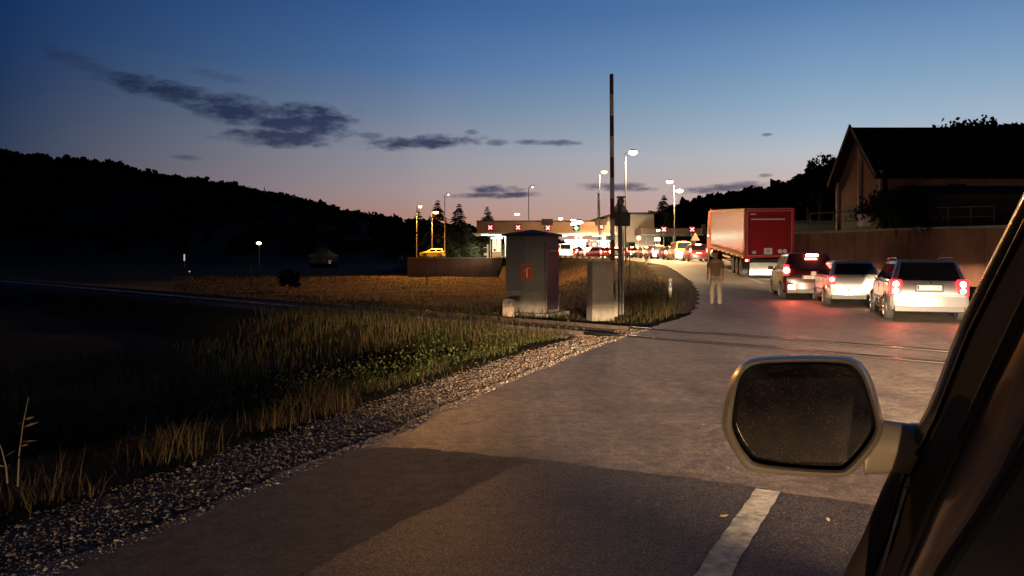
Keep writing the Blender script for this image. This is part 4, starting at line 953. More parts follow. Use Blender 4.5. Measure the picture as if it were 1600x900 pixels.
# ------------------------------------------------------------------ person walking up the road
def person():
    c = on_road(1118, 24.0); g = empty('person', (c.x, c.y, 0.03), -R(6), 'dark haired person, beige t-shirt and pale trousers, walking up the left road edge', 'person')
    SKIN = mat('skin', (.36, .21, .14), .6, noise=.08, scale=10); SH = mat('beige_tshirt', (.21, .14, .075), .85, noise=.12, scale=8, bump=.2); TR = mat('pale_trousers', (.17, .14, .105), .85, noise=.12, scale=8, bump=.2)
    HAIR = mat('dark_hair', (.02, .015, .012), .7, noise=.3, scale=30); SHOE = mat('black_shoes', (.015, .014, .014), .5, noise=.3)
    def skin(name, verts, edges, m, par, sub=2, root=0):
        me = bpy.data.meshes.new(name); me.from_pydata([v[:3] for v in verts], edges, []); me.materials.append(m)
        o = bpy.data.objects.new(name, me); COL.objects.link(o); o.parent = par
        sk = o.modifiers.new('s', 'SKIN'); sk.use_smooth_shade = True
        bpy.context.view_layer.update()
        if not me.skin_vertices: me.attributes  # layer is made by the modifier below
        lay = me.skin_vertices[0].data if me.skin_vertices else None
        if lay is None:
            bm = bmesh.new(); bm.from_mesh(me); bm.verts.layers.skin.verify(); bm.to_mesh(me); bm.free(); lay = me.skin_vertices[0].data
        for k, v in enumerate(verts): r = v[3]; lay[k].radius = r if isinstance(r, tuple) else (r, r); lay[k].use_root = (k == root)
        ss = o.modifiers.new('u', 'SUBSURF'); ss.levels = sub; ss.render_levels = sub
        return o
    # y forward; the figure walks away from the camera
    V = [(0, 0, .92, (.155, .11)), (0, .0, 1.08, (.14, .10)), (0, .01, 1.25, (.165, .11)), (0, .0, 1.40, (.15, .10)), (0, .0, 1.47, (.06, .06)), (0, .015, 1.54, (.055, .058)), (0, .03, 1.62, (.078, .095)), (0, .03, 1.70, (.068, .085))]
    E_ = [(k, k + 1) for k in range(7)]
    def chain(start, pts):
        i = start
        for p in pts: V.append(p); E_.append((i, len(V) - 1)); i = len(V) - 1
        return i
    for sd, sw in ((-1, .22), (1, -.17)):
        chain(0, [(sd * .095, 0, .82, .088), (sd * .10, sw * .35, .48, .058), (sd * .095, sw * .55 - .06, .26, .048), (sd * .09, sw - .05, .09, .036)])
        e_ = chain(3, [(sd * .185, 0, 1.385, .058), (sd * .235, -sw * .2, 1.12, .042), (sd * .245, -sw * .5 + .06, .90, .030), (sd * .245, -sw * .55 + .09, .845, (.035, .02))])
        for k, (fx, ln) in enumerate(((-.028, .062), (-.010, .075), (.010, .072), (.027, .058))):
            chain(e_, [(sd * .245 + .004, -sw * .55 + .09 + fx, .80, .009), (sd * .243, -sw * .55 + .10 + fx, .80 - ln * .6, .008), (sd * .238, -sw * .55 + .112 + fx, .80 - ln, .007)])
        chain(e_, [(sd * .235, -sw * .55 + .125, .82, .010), (sd * .232, -sw * .55 + .14, .785, .009)])
    skin('body', V, E_, SKIN, g)
    # clothes hug the body
    T = [(0, 0, .88, (.192, .135)), (0, 0, 1.05, (.165, .122)), (0, .01, 1.25, (.188, .13)), (0, 0, 1.385, (.168, .115)), (0, 0, 1.455, (.075, .072))]; TE = [(0, 1), (1, 2), (2, 3), (3, 4)]
    for sd, sw in ((-1, .22), (1, -.17)):
        i = len(T); T += [(sd * .19, 0, 1.375, .075), (sd * .225, -sw * .12, 1.19, .066)]; TE += [(3, i), (i, i + 1)]
    skin('t_shirt', T, TE, SH, g)
    T = [(0, 0, .95, (.165, .122)), (0, 0, .84, (.155, .118))]; TE = [(0, 1)]
    for sd, sw in ((-1, .22), (1, -.17)):
        i = len(T); T += [(sd * .098, .0, .76, .100), (sd * .10, sw * .35, .48, .080), (sd * .095, sw * .6 - .05, .24, .074), (sd * .09, sw - .05, .075, .070)]; TE += [(1, i), (i, i + 1), (i + 1, i + 2), (i + 2, i + 3)]
    skin('trousers', T, TE, TR, g)
    for sd, sw in ((-1, .22), (1, -.17)):
        skin('shoe', [(sd * .09, sw - .09, .045, (.04, .042)), (sd * .092, sw + .03, .04, (.044, .034)), (sd * .095, sw + .13, .032, (.038, .026))], [(0, 1), (1, 2)], SHOE, g, 2)
    skin('hair', [(0, .0, 1.645, (.082, .082)), (0, .015, 1.69, (.085, .095)), (0, .03, 1.735, (.068, .078))], [(0, 1), (1, 2)], HAIR, g, 2)
    for sd in (-1, 1): MB().lathe([(.004, -.008), (.018, 0), (.012, .012)], 10, Matrix.Translation((sd * .082, .035, 1.635)) @ Matrix.Scale(1.6, 4, (0, 0, 1)) @ Matrix.Rotation(R(90), 4, 'Y')).build('ear', SKIN, g, 60)
    f = MB(); f.lathe([(.012, 0), (.008, .012), (.002, .026)], 8, Matrix.Translation((0, .118, 1.625)) @ Matrix.Rotation(R(-90), 4, 'X')); f.build('nose', SKIN, g, 60)
    for sd in (-1, 1): MB().lathe([(.003, -.004), (.010, 0), (.004, .006)], 8, Matrix.Translation((sd * .03, .118, 1.648)) @ Matrix.Rotation(R(-90), 4, 'X')).build('eye', M_WHITE, g, 60)
    MB().box((0, .115, 1.585), (.045, .012, .010)).build('mouth', mat('lips', (.25, .10, .08), .6, noise=.05), g, bevel=.003)
person()

# ------------------------------------------------------------------ terrace, retaining wall, barn
WP = [(15.2, 52.0), (15.9, 44.0), (19.5, 37.5), (25.5, 32.0), (34, 27)]
def wz(i): return [2.95, 2.92, 2.95, 2.95, 2.95][i]
t_ = MB(); top = [(x, y, z) for (x, y), z in zip(WP, (2.9,) * 5)] + [(70, 20, 3.2), (90, 80, 6), (30, 90, 6), (15.8, 60, 2.9)]
t_.add(top, [tuple(range(len(top)))]); tag(t_.build('terrace', M_GROUND), kind='structure')
g = empty('retaining_wall', (0, 0, 0), 0, 'long stained concrete retaining wall with red lamp glow in its colour, behind the queue, below the barn', 'wall')
wm = MB(); cp = MB()
for a, b in zip(WP, WP[1:]):
    A, B_ = Vector((*a, 0)), Vector((*b, 0)); d_ = (B_ - A); L_ = d_.length; d_.normalize(); n_ = Vector((d_.y, -d_.x, 0)); ang = math.atan2(d_.y, d_.x); m_ = (A + B_) / 2
    wm.box((m_.x, m_.y, 1.42), (L_ + .02, .35, 3.0), 0, ang)
    cp.box((m_.x, m_.y, 2.985), (L_ + .06, .45, .12), 0, ang)
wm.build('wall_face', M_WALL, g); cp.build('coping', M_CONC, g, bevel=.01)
vs_ = MB()
for k in range(11):
    s = k / 10 * 3.98; i = int(s); p = Vector(WP[i]).lerp(Vector(WP[i + 1]), s - i); d_ = (Vector(WP[i + 1]) - Vector(WP[i])).normalized(); n_ = Vector((-d_.y, d_.x))
    if n_.y > 0: n_ = -n_
    vs_.box((p.x + n_.x * .18, p.y + n_.y * .18, 1.45), (.03, .03, 2.9), 0, math.atan2(d_.y, d_.x))
vs_.build('joint', mat('wall_joint', (.07, .06, .05), .9, noise=.3), g)
def railing(p0, p1, n, z0, z1, label):
    A, B_ = Vector(p0), Vector(p1); g = empty('railing', (A.x, A.y, z0), 0, label, 'railing', 'railings on the terrace')
    L3 = lambda t, h: (Vector((B_.x - A.x, B_.y - A.y, 0)) * t + Vector((0, 0, (z1 - z0) * t + h)))
    for h in (.5, 1.0): MB().tube(L3(0, h), L3(1, h), .03, .03, 8).build('rail', M_STEEL_D, g)
    for k in range(n + 1): MB().tube(L3(k / n, 0), L3(k / n, 1.0), .03, .03, 8).build('post', M_STEEL_D, g)
M_STEEL_D = mat('painted_steel', (.10, .075, .065), .6, noise=.2, scale=5)
railing((16.3, 42.0), (20.4, 39.6), 4, 3.0, 3.1, 'grey pipe railing on the terrace edge below the gable'); railing((20.9, 38.8), (23.6, 37.6), 3, 3.1, 3.1, 'dim pipe railing to the right of the white box on the terrace')
railing((16.3, 42.1), (16.4, 46), 3, 3.0, 3.0, 'short pipe railing running back from the terrace corner') if False else None
def barn():
    X0 = 20.0; D1, D2 = 41.5, 47.1; X1 = 52; zb, ze = 2.9, 6.25; dm = (D1 + D2) / 2; zr = CAM_H + (405 - 199) / F * dm
    BR = mat('barn_brick', (.22, .105, .065), .9, noise=.25, scale=1.2, detail=9, bump=.3); RF = mat('barn_roof_tile', (.014, .010, .009), .9, spec=.05, noise=.3, scale=4, bump=.5); PO = mat('barn_post', (.30, .22, .17), .85, noise=.2, scale=4)
    g = empty('barn', (X0, dm, zb), 0, 'big dark roofed barn with plain brick gable on the terrace', 'barn')
    O = Vector((X0, dm, zb)); hw = (D2 - D1) / 2
    w = MB(); w.box(((X1 - X0) / 2, -hw + .15, (ze - zb) / 2), (X1 - X0, .3, ze - zb)); w.box(((X1 - X0) / 2, hw - .15, (ze - zb) / 2), (X1 - X0, .3, ze - zb))
    w.prism([(-hw, 0), (hw, 0), (hw, ze - zb), (0, zr - zb - .25), (-hw, ze - zb)], (.002, 0, 0), (0, 1, 0), (0, 0, 1), (.3, 0, 0)); w.build('wall', BR, g)
    r = MB(); oh = .30; k = (zr - ze) / hw; ov = .5
    for sd in (-1, 1):
        p = [Vector((-ov, 0, zr - zb)), Vector((X1 - X0, 0, zr - zb)), Vector((X1 - X0, sd * (hw + oh), ze - zb - k * oh)), Vector((-ov, sd * (hw + oh), ze - zb - k * oh))]
        if sd > 0: p = p[::-1]
        r.slab(p, -.16)
    r.build('roof', RF, g)
    bb = MB()
    for sd in (-1, 1):
        a = Vector((-ov - .02, 0, zr - zb - .06)); b_ = Vector((-ov - .02, sd * (hw + oh), ze - zb - k * oh - .06)); d_ = (b_ - a)
        bb.slab([a, b_, b_ + Vector((0, 0, .24)), a + Vector((0, 0, .24))], .04)
    bb.build('verge_board', mat('verge_board', (.06, .045, .04), .8, noise=.2), g)
    pc = MB()
    for yy_ in (-hw + .05, -.2, hw - .05): pc.box((-.06, yy_, 1.7 + (.9 if abs(yy_) < 1 else 0)), (.14, .22, 3.4 + (1.8 if abs(yy_) < 1 else 0)))
    pc.build('pilaster', PO, g)
    dd_ = MB().box((-.02, hw - 2.0, 1.05), (.08, 2.2, 2.1)).build('door', mat('barn_door', (.06, .04, .03), .8, noise=.3, scale=3), g); MB().box((-.08, hw - 1.2, 1.05), (.05, .05, .2)).build('handle', M_STEEL, dd_)
    ln = MB().prism([(0, 0), (0, 1.9), (3.2, 2.6), (3.2, 0)], (1.0, -hw - 2.6, 0), (0, .85, 0), (0, 0, 1), (8, 0, 0)); ln.build('lean_to', mat('leanto_boards', (.04, .026, .02), .95, spec=.03, noise=.3, scale=2), g)
    for x in (4, 9.5, 15): f = MB().box((x, -hw - .01, 2.3), (1.2, .08, .9)).build('window', mat('barn_window_frame', (.12, .10, .09), .7, noise=.2), g); MB().box((x, -hw - .055, 2.3), (1.0, .02, .72)).build('pane', M_GLASS_CAR, f)
    MB().tube((-.1, -hw - .12, 0), (-.1, -hw - .12, ze - zb - .1), .06, .06, 8).build('downpipe', M_STEEL_D, g)
barn()
g = empty('sign_box', at(1350, 38.5, 3.0), R(20), 'pale square box standing on the terrace beside the barn gable', 'box')
MB().box((0, 0, .45), (.55, .35, .6)).build('case', mat('pale_box', (.6, .48, .44), .6, noise=.1), g, bevel=.02); MB().box((0, 0, .1), (.4, .25, .2)).build('foot', M_CONC, g)
broadleaf('bush', at(1400, 37.8, 2.9), 1.7, 1.7, 'dark shrub on the terrace in front of the barn wall', 1400, 40, 90, .09)
broadleaf('bush', at(1432, 35.5, 2.85), .55, .7, 'low weed clump on the coping of the retaining wall', 1432, 14, 40, .06)

# ------------------------------------------------------------------ border station
g = empty('border_canopy', (0, 125, 1.7), 0, 'long low border canopy with plain fascia and white soffit', 'canopy')
FAS = mat('fascia_beige', (.29, .19, .125), .6, noise=.06, scale=1); SOF = mat('soffit_tube_glow', (.52, .62, .48), .6, noise=.05, scale=2)  # greenish tube glow is put into the soffit colour
D = 112.0; K = D / F
def sx(px): return (px - 800) * K
def sz(py): return CAM_H + (405 - py) * K - 1.7
yo = D - 125
f_ = MB(); f_.box(((sx(746) + sx(962)) / 2, yo + .1, (sz(345.5) + sz(364)) / 2), (sx(962) - sx(746), .25, sz(345.5) - sz(364))); f_.box((sx(746), yo + 6.2, (sz(345.5) + sz(364)) / 2), (.25, 12, sz(345.5) - sz(364)))
f_.build('fascia', FAS, g)
MB().box(((sx(740) + sx(962)) / 2, yo + 6.2, sz(364) - .05), (sx(962) - sx(740) + .4, 12.6, .12)).build('soffit', SOF, g)
MB().box(((sx(746) + sx(962)) / 2, yo + 6.2, sz(345.5) + .04), (sx(962) - sx(746) + .3, 12.6, .10)).build('roof', M_BLACKROOF, g)
for px in (790, 850, 905, 912, 950): MB().box((sx(px), yo + 5, sz(364) / 2), (.30, .30, sz(364))).build('column', M_WHITE, g)
TUBE = emat('fluorescent_tube', (.93, 1, .80), 5)
for i, px in enumerate((757, 766, 777, 788, 845, 860, 876, 886, 897, 910, 938, 946, 955)):
    MB().box((sx(px), yo + 1.5 + 2.2 * (i % 4), sz(364) - .22), (1.0, .4, .14)).build('light_panel', TUBE, g)
# lit booths
def booth(px0, px1, pt, d, label, lit=1.0):
    z = 1.72; x0, x1 = (px0 - 800) / F * d, (px1 - 800) / F * d; H_ = CAM_H + (405 - pt) / F * d - z; W_ = x1 - x0
    g = empty('booth', ((x0 + x1) / 2, d, z), 0, label, 'booth', 'passport booths under the canopy')
    MB().box((0, 0, .45), (W_, 1.8, .9)).build('base', mat('booth_base', (.45, .33, .18), .5, noise=.1), g)
    b = MB()
    for x in (-W_ / 2 + .06, 0, W_ / 2 - .06):
        for y in (-.84, .84): b.box((x, y, .9 + (H_ - 1.1) / 2), (.10, .10, H_ - 1.1))
    b.build('frame', M_WHITE, g)
    MB().box((0, .5, .9 + (H_ - 1.1) / 2), (W_ - .2, .06, H_ - 1.15)).build('lit_back_wall', emat('booth_interior_glow', (1, .95, .72), .95 * lit), g)
    MB().box((0, 0, H_ - .1), (W_ + .5, 2.4, .22)).build('roof', emat('booth_roof_sign', (1, .97, .85), 1.1 * lit), g, bevel=.02)
    gl = MB().box((0, -.88, .9 + (H_ - 1.1) / 2), (W_ - .24, .02, H_ - 1.2)).build('glass', M_GLASS_B, g)
    MB().box((-W_ * .2, -.92, 1.15), (.3, .05, .35)).build('counter_hatch', M_BLACK, g)
M_GLASS_B = glass_mat('booth_glass', .9)
booth(769, 783, 371, 116, 'tall brightly lit booth at the left end of the canopy, beside the hut roof'); booth(885, 914, 375, 118, 'wide white booth under the green arrow', .6)
booth(936, 950, 376, 120, 'narrow lit booth behind the barrier pole', .7)
# small lit gate post left of the booth
g = empty('gate_post', at(762, 114, 1.72), 0, 'white lit gate pillar left of the bright booth', 'gate pillar')
MB().box((0, 0, 1.0), (.22, .22, 2.0)).build('pillar', M_WHITE, g); MB().box((-.35, 0, 1.5), (.5, .08, .1)).build('arm', M_WHITE, g); MB().box((-.3, 0, .5), (.5, .4, .35)).build('drive_box', M_WHITE, g, bevel=.03)
# building
D2 = 122.0; K2 = D2 / F
bx = lambda px: (px - 800) * K2
bz = lambda py: CAM_H + (405 - py) * K2
g = empty('station_building', (bx(990), D2, 1.7), 0, 'tall grey clad station building right of the canopy, with sloping dark roof edge', 'building')
CLAD = mat('ribbed_cladding', (.26, .225, .19), .55, noise=.06, scale=1)
ox = bx(990)
MB().box(((bx(961) + bx(1022)) / 2 - ox, 6, (bz(334) - 1.7) / 2), (bx(1022) - bx(961), 12, bz(334) - 1.7)).build('wall', CLAD, g)
rb = MB()
for k in range(30): rb.box((bx(963 + 2 * k) - ox, -.02, (bz(334) - 1.7) / 2), (.06, .05, bz(334) - 1.75))
rb.build('cladding_rib', CLAD, g)
rp_ = MB(); rp_.prism([(bx(905) - ox, bz(349) - 1.7), (bx(962) - ox, bz(332) - 1.7), (bx(1024) - ox, bz(332) - 1.7), (bx(1024) - ox, bz(334.5) - 1.7), (bx(962) - ox, bz(335) - 1.7), (bx(905) - ox, bz(351) - 1.7)], (0, -.4, 0), (1, 0, 0), (0, 0, 1), (0, 13, 0)); rp_.build('roof', M_BLACKROOF, g)
MB().prism([(bx(910) - ox, bz(364) - 1.7), (bx(961) - ox, bz(364) - 1.7), (bx(961) - ox, bz(335.5) - 1.7), (bx(910) - ox, bz(350.5) - 1.7)], (0, .1, 0), (1, 0, 0), (0, 0, 1), (0, 12, 0)).build('upper_wall', mat('upper_wall', (.30, .22, .16), .6, noise=.1), g)
for px in (996, 1010): MB().box((bx(px) - ox, -.10, (bz(372) - 1.7) / 2 + 1.0), (.12, .10, bz(350) - 2.4)).build('downpipe', M_STEEL, g)
MB().box((bx(984) - ox, -.07, 1.3), (1.6, .10, 2.4)).build('doorway', M_GLASS_CAR, g)
# second, lower canopy to the right
g = empty('border_canopy', (sx(1060), 116, 1.7), 0, 'low dark canopy to the right of the tall building, with red crosses above it', 'canopy')
MB().box((0, 4, sz(360)), (sx(1125) - sx(1022), 9, .9)).build('fascia', mat('dark_fascia', (.10, .075, .07), .6, noise=.1), g)
MB().box((0, 4, sz(360) - .52), (sx(1125) - sx(1022) - .3, 8.6, .10)).build('soffit', SOF, g)
for px in (1040, 1067, 1100): MB().box((sx(px) - sx(1060), 2, (sz(360) - .5) / 2), (.3, .3, sz(360) - .5)).build('column', M_CONC, g)
# back wall glow: lit rooms and fence behind lanes
g = empty('barred_fence', ((922 - 800) / F * 124, 124, 1.7), 0, 'tall barred fence behind the station lanes', 'fence')
for k in range(16): MB().tube((k * .36, 0, 0), (k * .36, 0, 3.0), .05, .05, 6).build('bar', M_STEEL, g)
q = MB()
for z in (.3, 2.8): q.box((2.7, .0, z), (5.6, .05, .08))
q.build('cross_rail', M_STEEL, g)

# lane signals
RX = emat('red_cross_lamp', (1, .012, .03), 1.6); RXC = emat('red_cross_core', (1, .62, .62), 1.5); GA = emat('green_arrow_lamp', (.03, .8, .45), 1.2); GAC = emat('green_arrow_core', (.75, 1, .95), 1.4)
def lane_signal(px, py, d, label, green=False, board=0):
    z = CAM_H + (405 - py) / F * d; x = (px - 800) / F * d; g = empty('lane_signal', (x, d, z), 0, label, 'lane signal', 'lane signals above the station lanes')
    MB().box((0, .12, 0), (.95, .16, .95)).build('case', M_BLACK, g, bevel=.02)
    q = MB(); q2 = MB()
    if not green:
        for a in (45, -45):
            mm = Matrix.Rotation(R(a), 3, 'Y'); q.box((0, .02 + (.004 if a > 0 else 0), 0), (0.84, .05, .28), 0, M=mm); q2.box((0, -.012 + (.004 if a > 0 else 0), 0), (.72, .03, .15), 0, M=mm)
        q.build('red_cross', RX, g); q2.build('cross_core', RXC, g)
    else:
        q.prism([(-.12, .55), (.12, .55), (.12, .0), (.45, .0), (0, -.55), (-.45, .0), (-.12, .0)], (0, .04, 0), (1, 0, 0), (0, 0, 1), (0, -.05, 0)); q.build('green_arrow', GA, g)
        MB().lathe([(.32, 0), (.3, .02), (.1, .03)], 4, Matrix.Translation((0, -.02, -.05)) @ Matrix.Rotation(R(90), 4, 'X')).build('arrow_core', GAC, g)
    MB().tube((0, .14, -.47), (0, .14, 1.7 - z + .0), .06, .06, 8).build('post', M_WHITE if green else M_STEEL, g)
for px, py, d, lab in [(766, 355.5, 111, 'leftmost red cross lane signal, above the bright left booth'), (809.5, 355.5, 111, 'red cross lane signal above the hut roof, left of the tall dim lamp'), (856, 356, 111, 'red cross lane signal under the dark board above the hut roof edge'),
                       (939.5, 354.5, 111, 'red cross lane signal just left of the barrier pole'), (1037.5, 358.5, 111, 'red cross lane signal right of the tall building, above the far queue'), (1081.5, 358.5, 111, 'rightmost red cross lane signal, nearest to the lorry')]:
    lane_signal(px, py, d, lab)
lane_signal(900.5, 355.5, 111, 'green arrow lane signal, the only open lane', True)
def board(px0, px1, py0, py1, d, label, lit=None):
    x0, x1 = (px0 - 800) / F * d, (px1 - 800) / F * d; z0, z1 = CAM_H + (405 - py1) / F * d, CAM_H + (405 - py0) / F * d
    g = empty('info_board', ((x0 + x1) / 2, d, (z0 + z1) / 2), 0, label, 'information board', 'boards on the canopy edge')
    MB().box((0, .1, 0), (x1 - x0, .2, z1 - z0)).build('case', mat('board_dark', (.03, .012, .012), .6, noise=.2), g, bevel=.02)
    if lit == 1:
        MB().box((0, -.02, (z1 - z0) * .33), ((x1 - x0) * .9, .04, (z1 - z0) * .22)).build('lit_band', emat('board_white', (.85, .93, 1), 3.5), g)
        MB().prism([(-.5, -.5), (.5, -.5), (.42, -.15), (.15, .1), (-.15, .1), (-.42, -.15)], (0, -.0, 0), (x1 - x0, 0, 0), (0, 0, (z1 - z0) * .8), (0, -.04, 0)).build('lit_symbol', emat('board_white', (.85, .93, 1), 3.5), g)
        MB().box((0, -.012, (z1 - z0) * .1), ((x1 - x0) * .9, .02, (z1 - z0) * .2)).build('blue_field', mat('board_blue', (.02, .05, .2), .5, noise=.1), g)
    if lit == 2:
        MB().lathe([(.5, 0), (.46, .03), (.3, .04)], 16, Matrix.Translation((0, -.0, -.05)) @ Matrix.Rotation(R(90), 4, 'X') @ Matrix.Scale(1.15, 4, (1, 0, 0)) @ Matrix.Scale(.55, 4, (0, 1, 0))).build('lit_symbol', emat('board_warm', (1, .93, .75), 3.5), g)
board(846.5, 864, 342, 351.5, 110.5, 'dark board on the canopy above a red cross, left of the lit boards'); board(891, 900.5, 342, 353, 110.5, 'lit blue and white board above the green arrow', 1); board(900.7, 909.5, 342.5, 351.5, 110.5, 'dark board with one warm lamp beside the lit blue board', 2); board(930, 948, 343, 352, 110.5, 'dark board on the canopy left of the barrier pole')
def round_sign(px, py, d, r, label):
    z = CAM_H + (405 - py) / F * d; g = empty('round_sign', ((px - 800) / F * d, d, z), 0, label, 'round sign', 'round customs signs')
    M_ = Matrix.Rotation(R(90), 4, 'X')
    MB().lathe([(r, 0), (r, .02), (r * .5, .022)], 22, M_).build('red_rim', mat('sign_red', (.6, .06, .05), .4, noise=.05), g)
    MB().lathe([(r * .80, .021), (r * .80, .03), (r * .3, .032)], 22, M_).build('face', mat('sign_white_lit', (.85, .82, .72), .4, noise=.03, emit=(1, .92, .72), estr=.5), g)
    MB().box((0, -.04, 0), (r * 1.0, .02, r * .20)).build('bar', M_INK, g)
    MB().tube((0, .05, 0), (0, .05, 1.6 - z), .04, .04, 6).build('post', M_STEEL, g)
round_sign(928.5, 382, 108, .38, 'round white customs sign above the station lane cars'); round_sign(998, 372, 97, .34, 'round white customs sign in front of the tall grey building')
g = empty('light_sign', at(1027, 108, 1.7), 0, 'small white lit sign on two legs right of the tall building', 'sign')
MB().box((0, 0, 2.6), (.85, .12, .55)).build('panel', emat('small_sign_white', (1, .95, .8), 1.2), g)
for x in (-.25, .25): MB().tube((x, 0, 0), (x, 0, 2.4), .05, .05, 6).build('leg', M_WHITE, g)
MB().tube((0, .1, 2.8), (0, .1, 3.8), .04, .04, 6).build('mast', M_STEEL, g); MB().box((.15, 0, 3.85), (.4, .2, .14)).build('lamp', emat('small_lamp', (1, .97, .9), 25), g)
g = empty('warning_sign', at(1086.5, 95, 1.5), 0, 'triangular roadside sign sticking up behind the far queue next to the lorry', 'sign')
MB().prism([(-.55, 0), (.55, 0), (.05, .95), (-.05, .95)], (0, 0, 2.3), (1, 0, 0), (0, 0, 1), (0, .05, 0)).build('triangle', mat('bare_sign_back', (.36, .30, .24)), g); MB().tube((0, .08, 0), (0, .08, 2.9), .05, .05, 6).build('post', M_STEEL, g)

# plaza edge wall with light kerb
g = empty('platform_wall', (-8.7, 117, 0), 0, 'long brown concrete platform wall carrying the yellow car', 'wall')
MB().box((0, 0, .10), (14.4, .4, 3.1)).build('wall_face', mat('platform_concrete', (.13, .085, .06), .9, col2=(.06, .04, .03), scale=.55, detail=9, bump=.3, bscale=14, stretch=(1, 1, .35)), g); MB().box((0, -.02, 1.70), (14.5, .55, .12)).build('coping', M_CONC, g)
q = MB()
for x in (-4.8, 0, 4.8): q.box((x, -.205, .1), (.04, .02, 3.0))
q.build('joint', mat('wall_joint', (.07, .06, .05)), g)
a, b_ = Vector((-1.6, 116.9)), Vector((7, 96.8)); c_ = Vector((12.0, 86.2))
g = empty('kerb_barrier', (a.x, a.y, 1.5), 0, 'low white and red kerb barrier along the plaza edge, under the waiting cars', 'barrier')
q = MB(); pts = [a.lerp(b_, k / 30) for k in range(30)] + [b_.lerp(c_, k / 16) for k in range(17)]
zk = lambda k: 1.78 - 1.5 - (0 if k < 30 else .24 * (k - 30) / 16)
q.loft([[Vector((p.x - a.x + ox_, p.y - a.y + ox_ * .4, zk(k) + oz)) for ox_, oz in ((-.09, -.11), (-.09, .11), (.09, .11), (.09, -.11))] for k, p in enumerate(pts)])
q.m = [(i // 4) % 2 if i < 4 * (len(pts) - 1) else 0 for i in range(len(q.f))]
q.build('kerb_block', [M_WHITE, M_RED], g)

# ------------------------------------------------------------------ street lamps
def lamp(px, pyh, d, label, power, col, z0=1.68, arm=1, glow=1.0, arm2=False, grow=.26, mast=None, hz=None):
    x = (px - 800) / F * d; H_ = CAM_H + (405 - pyh) / F * d - z0
    g = empty('street_lamp', (x, d, z0), 0, label, 'street lamp', 'street lamps at the border station')
    MB().tube((0, 0, 0), (0, 0, H_ - .1), .085, .05, 8).build('pole', mat('lamp_pole', (.13, .13, .13), .6, metal=.3, noise=.2, scale=5), g, 40)
    sides = [arm] + ([-arm] if arm2 else [])
    for i, a in enumerate(sides):
        zz_ = H_ - (0 if i == 0 else 1.1)
        MB().tube((0, 0, zz_ - .15), (a * .5, -.2, zz_ + .05), .035, .03, 6).build('arm', M_STEEL, g)
        MB().lathe([(.02, .1), (.14, .08), (.2, .0), (.22, -.05), (.05, -.055)], 12, Matrix.Translation((a * .6, -.25, zz_ + .06)) @ Matrix.Scale(1.7, 4, (1, 0, 0))).build('luminaire', M_STEEL, g, 50)
        MB().lathe([(.03, .02), (grow, -.05), (grow * .9, -.22), (grow * .4, -.32)], 12, Matrix.Translation((a * .6, -.25, zz_ + .02))).build('lamp_globe', emat('lamp_%s_%d' % ('w' if col[2] > .6 else 'o', int(glow * 10)), col, 24 * glow), g, 60)
        if power:
            l = bpy.data.lights.new('lamp_light', 'SPOT'); l.energy = power; l.color = col; l.shadow_soft_size = .35; l.spot_size = R(165); l.spot_blend = .4
            lo = bpy.data.objects.new('lamp_light', l); COL.objects.link(lo); lo.parent = g; lo.location = (a * .6, -.25, zz_ - .38)
            if col[2] < .1: lo.rotation_euler = (R(-40), 0, 0); l.spot_size = R(120)
WARM = (1, .62, .26); SOD = (1, .42, .07); WH = (1, .85, .62)
lamp(651, 322, 124, 'leftmost street lamp by the thin sparse spruce', 42000, SOD); lamp(675, 331, 121, 'low amber street lamp right above the yellow car', 42000, SOD, glow=1.2, grow=.42)
lamp(695, 303, 122, 'tall dim street lamp between the left spruces', 0, WH, glow=.12, grow=.14); lamp(826, 291, 119, 'tall dim street lamp rising behind the hut roof', 0, WH, glow=.12, grow=.14)
lamp(803, 334, 150, 'double headed lamp peeping over the canopy roof', 0, WH, arm2=False, glow=1.0, grow=.5); lamp(871, 341, 150, 'small lamp peeping over the canopy right of the dark board', 0, WH, glow=1.0, grow=.4)
lamp(937, 268, 108, 'tall bright street lamp left of the barrier pole', 17000, WARM, grow=.40, glow=1.1); lamp(977.5, 237, 66, 'brightest and tallest street lamp just right of the barrier pole', 26000, WARM, z0=.75, grow=.36, glow=1.6)
lamp(1053.5, 283, 92, 'two headed street lamp above the far queue', 13000, WARM, z0=1.5, arm=-1, grow=.40, arm2=True, glow=1.1)
g = empty('antenna_mast', at(935, 126, 1.7), 0, 'thin unlit lattice mast left of the barrier pole', 'mast')
MB().tube((0, 0, 0), (0, 0, top_h(303, 126, 1.7)), .16, .12, 6).build('mast_tube', M_STEEL, g)
q = MB()
for k in range(9): q.tube((-.22, 0, 5 + k * .8), (.22, 0, 5.2 + k * .8), .04, .04, 5)
q.build('rung', M_STEEL, g); MB().tube((0, 0, top_h(303, 126, 1.7)), (-.25, 0, top_h(303, 126, 1.7) + .25), .03, .03, 5).build('aerial', M_STEEL, g)
# lights under the canopies
def area(loc, sx_, sy_, power, col, par=None, rot=(0, 0, 0)):
    l = bpy.data.lights.new('canopy_light', 'AREA'); l.shape = 'RECTANGLE'; l.size = sx_; l.size_y = sy_; l.energy = power; l.color = col
    o = bpy.data.objects.new('canopy_light', l); COL.objects.link(o); o.location = loc; o.rotation_euler = rot; return o
for px in (775, 845, 900, 946): area((sx(px), 117, 5.0), 4, 3, 1000, (.90, 1, .74))
area((sx(1060), 119, 5.0), 7, 3, 350, (1, .7, .45))

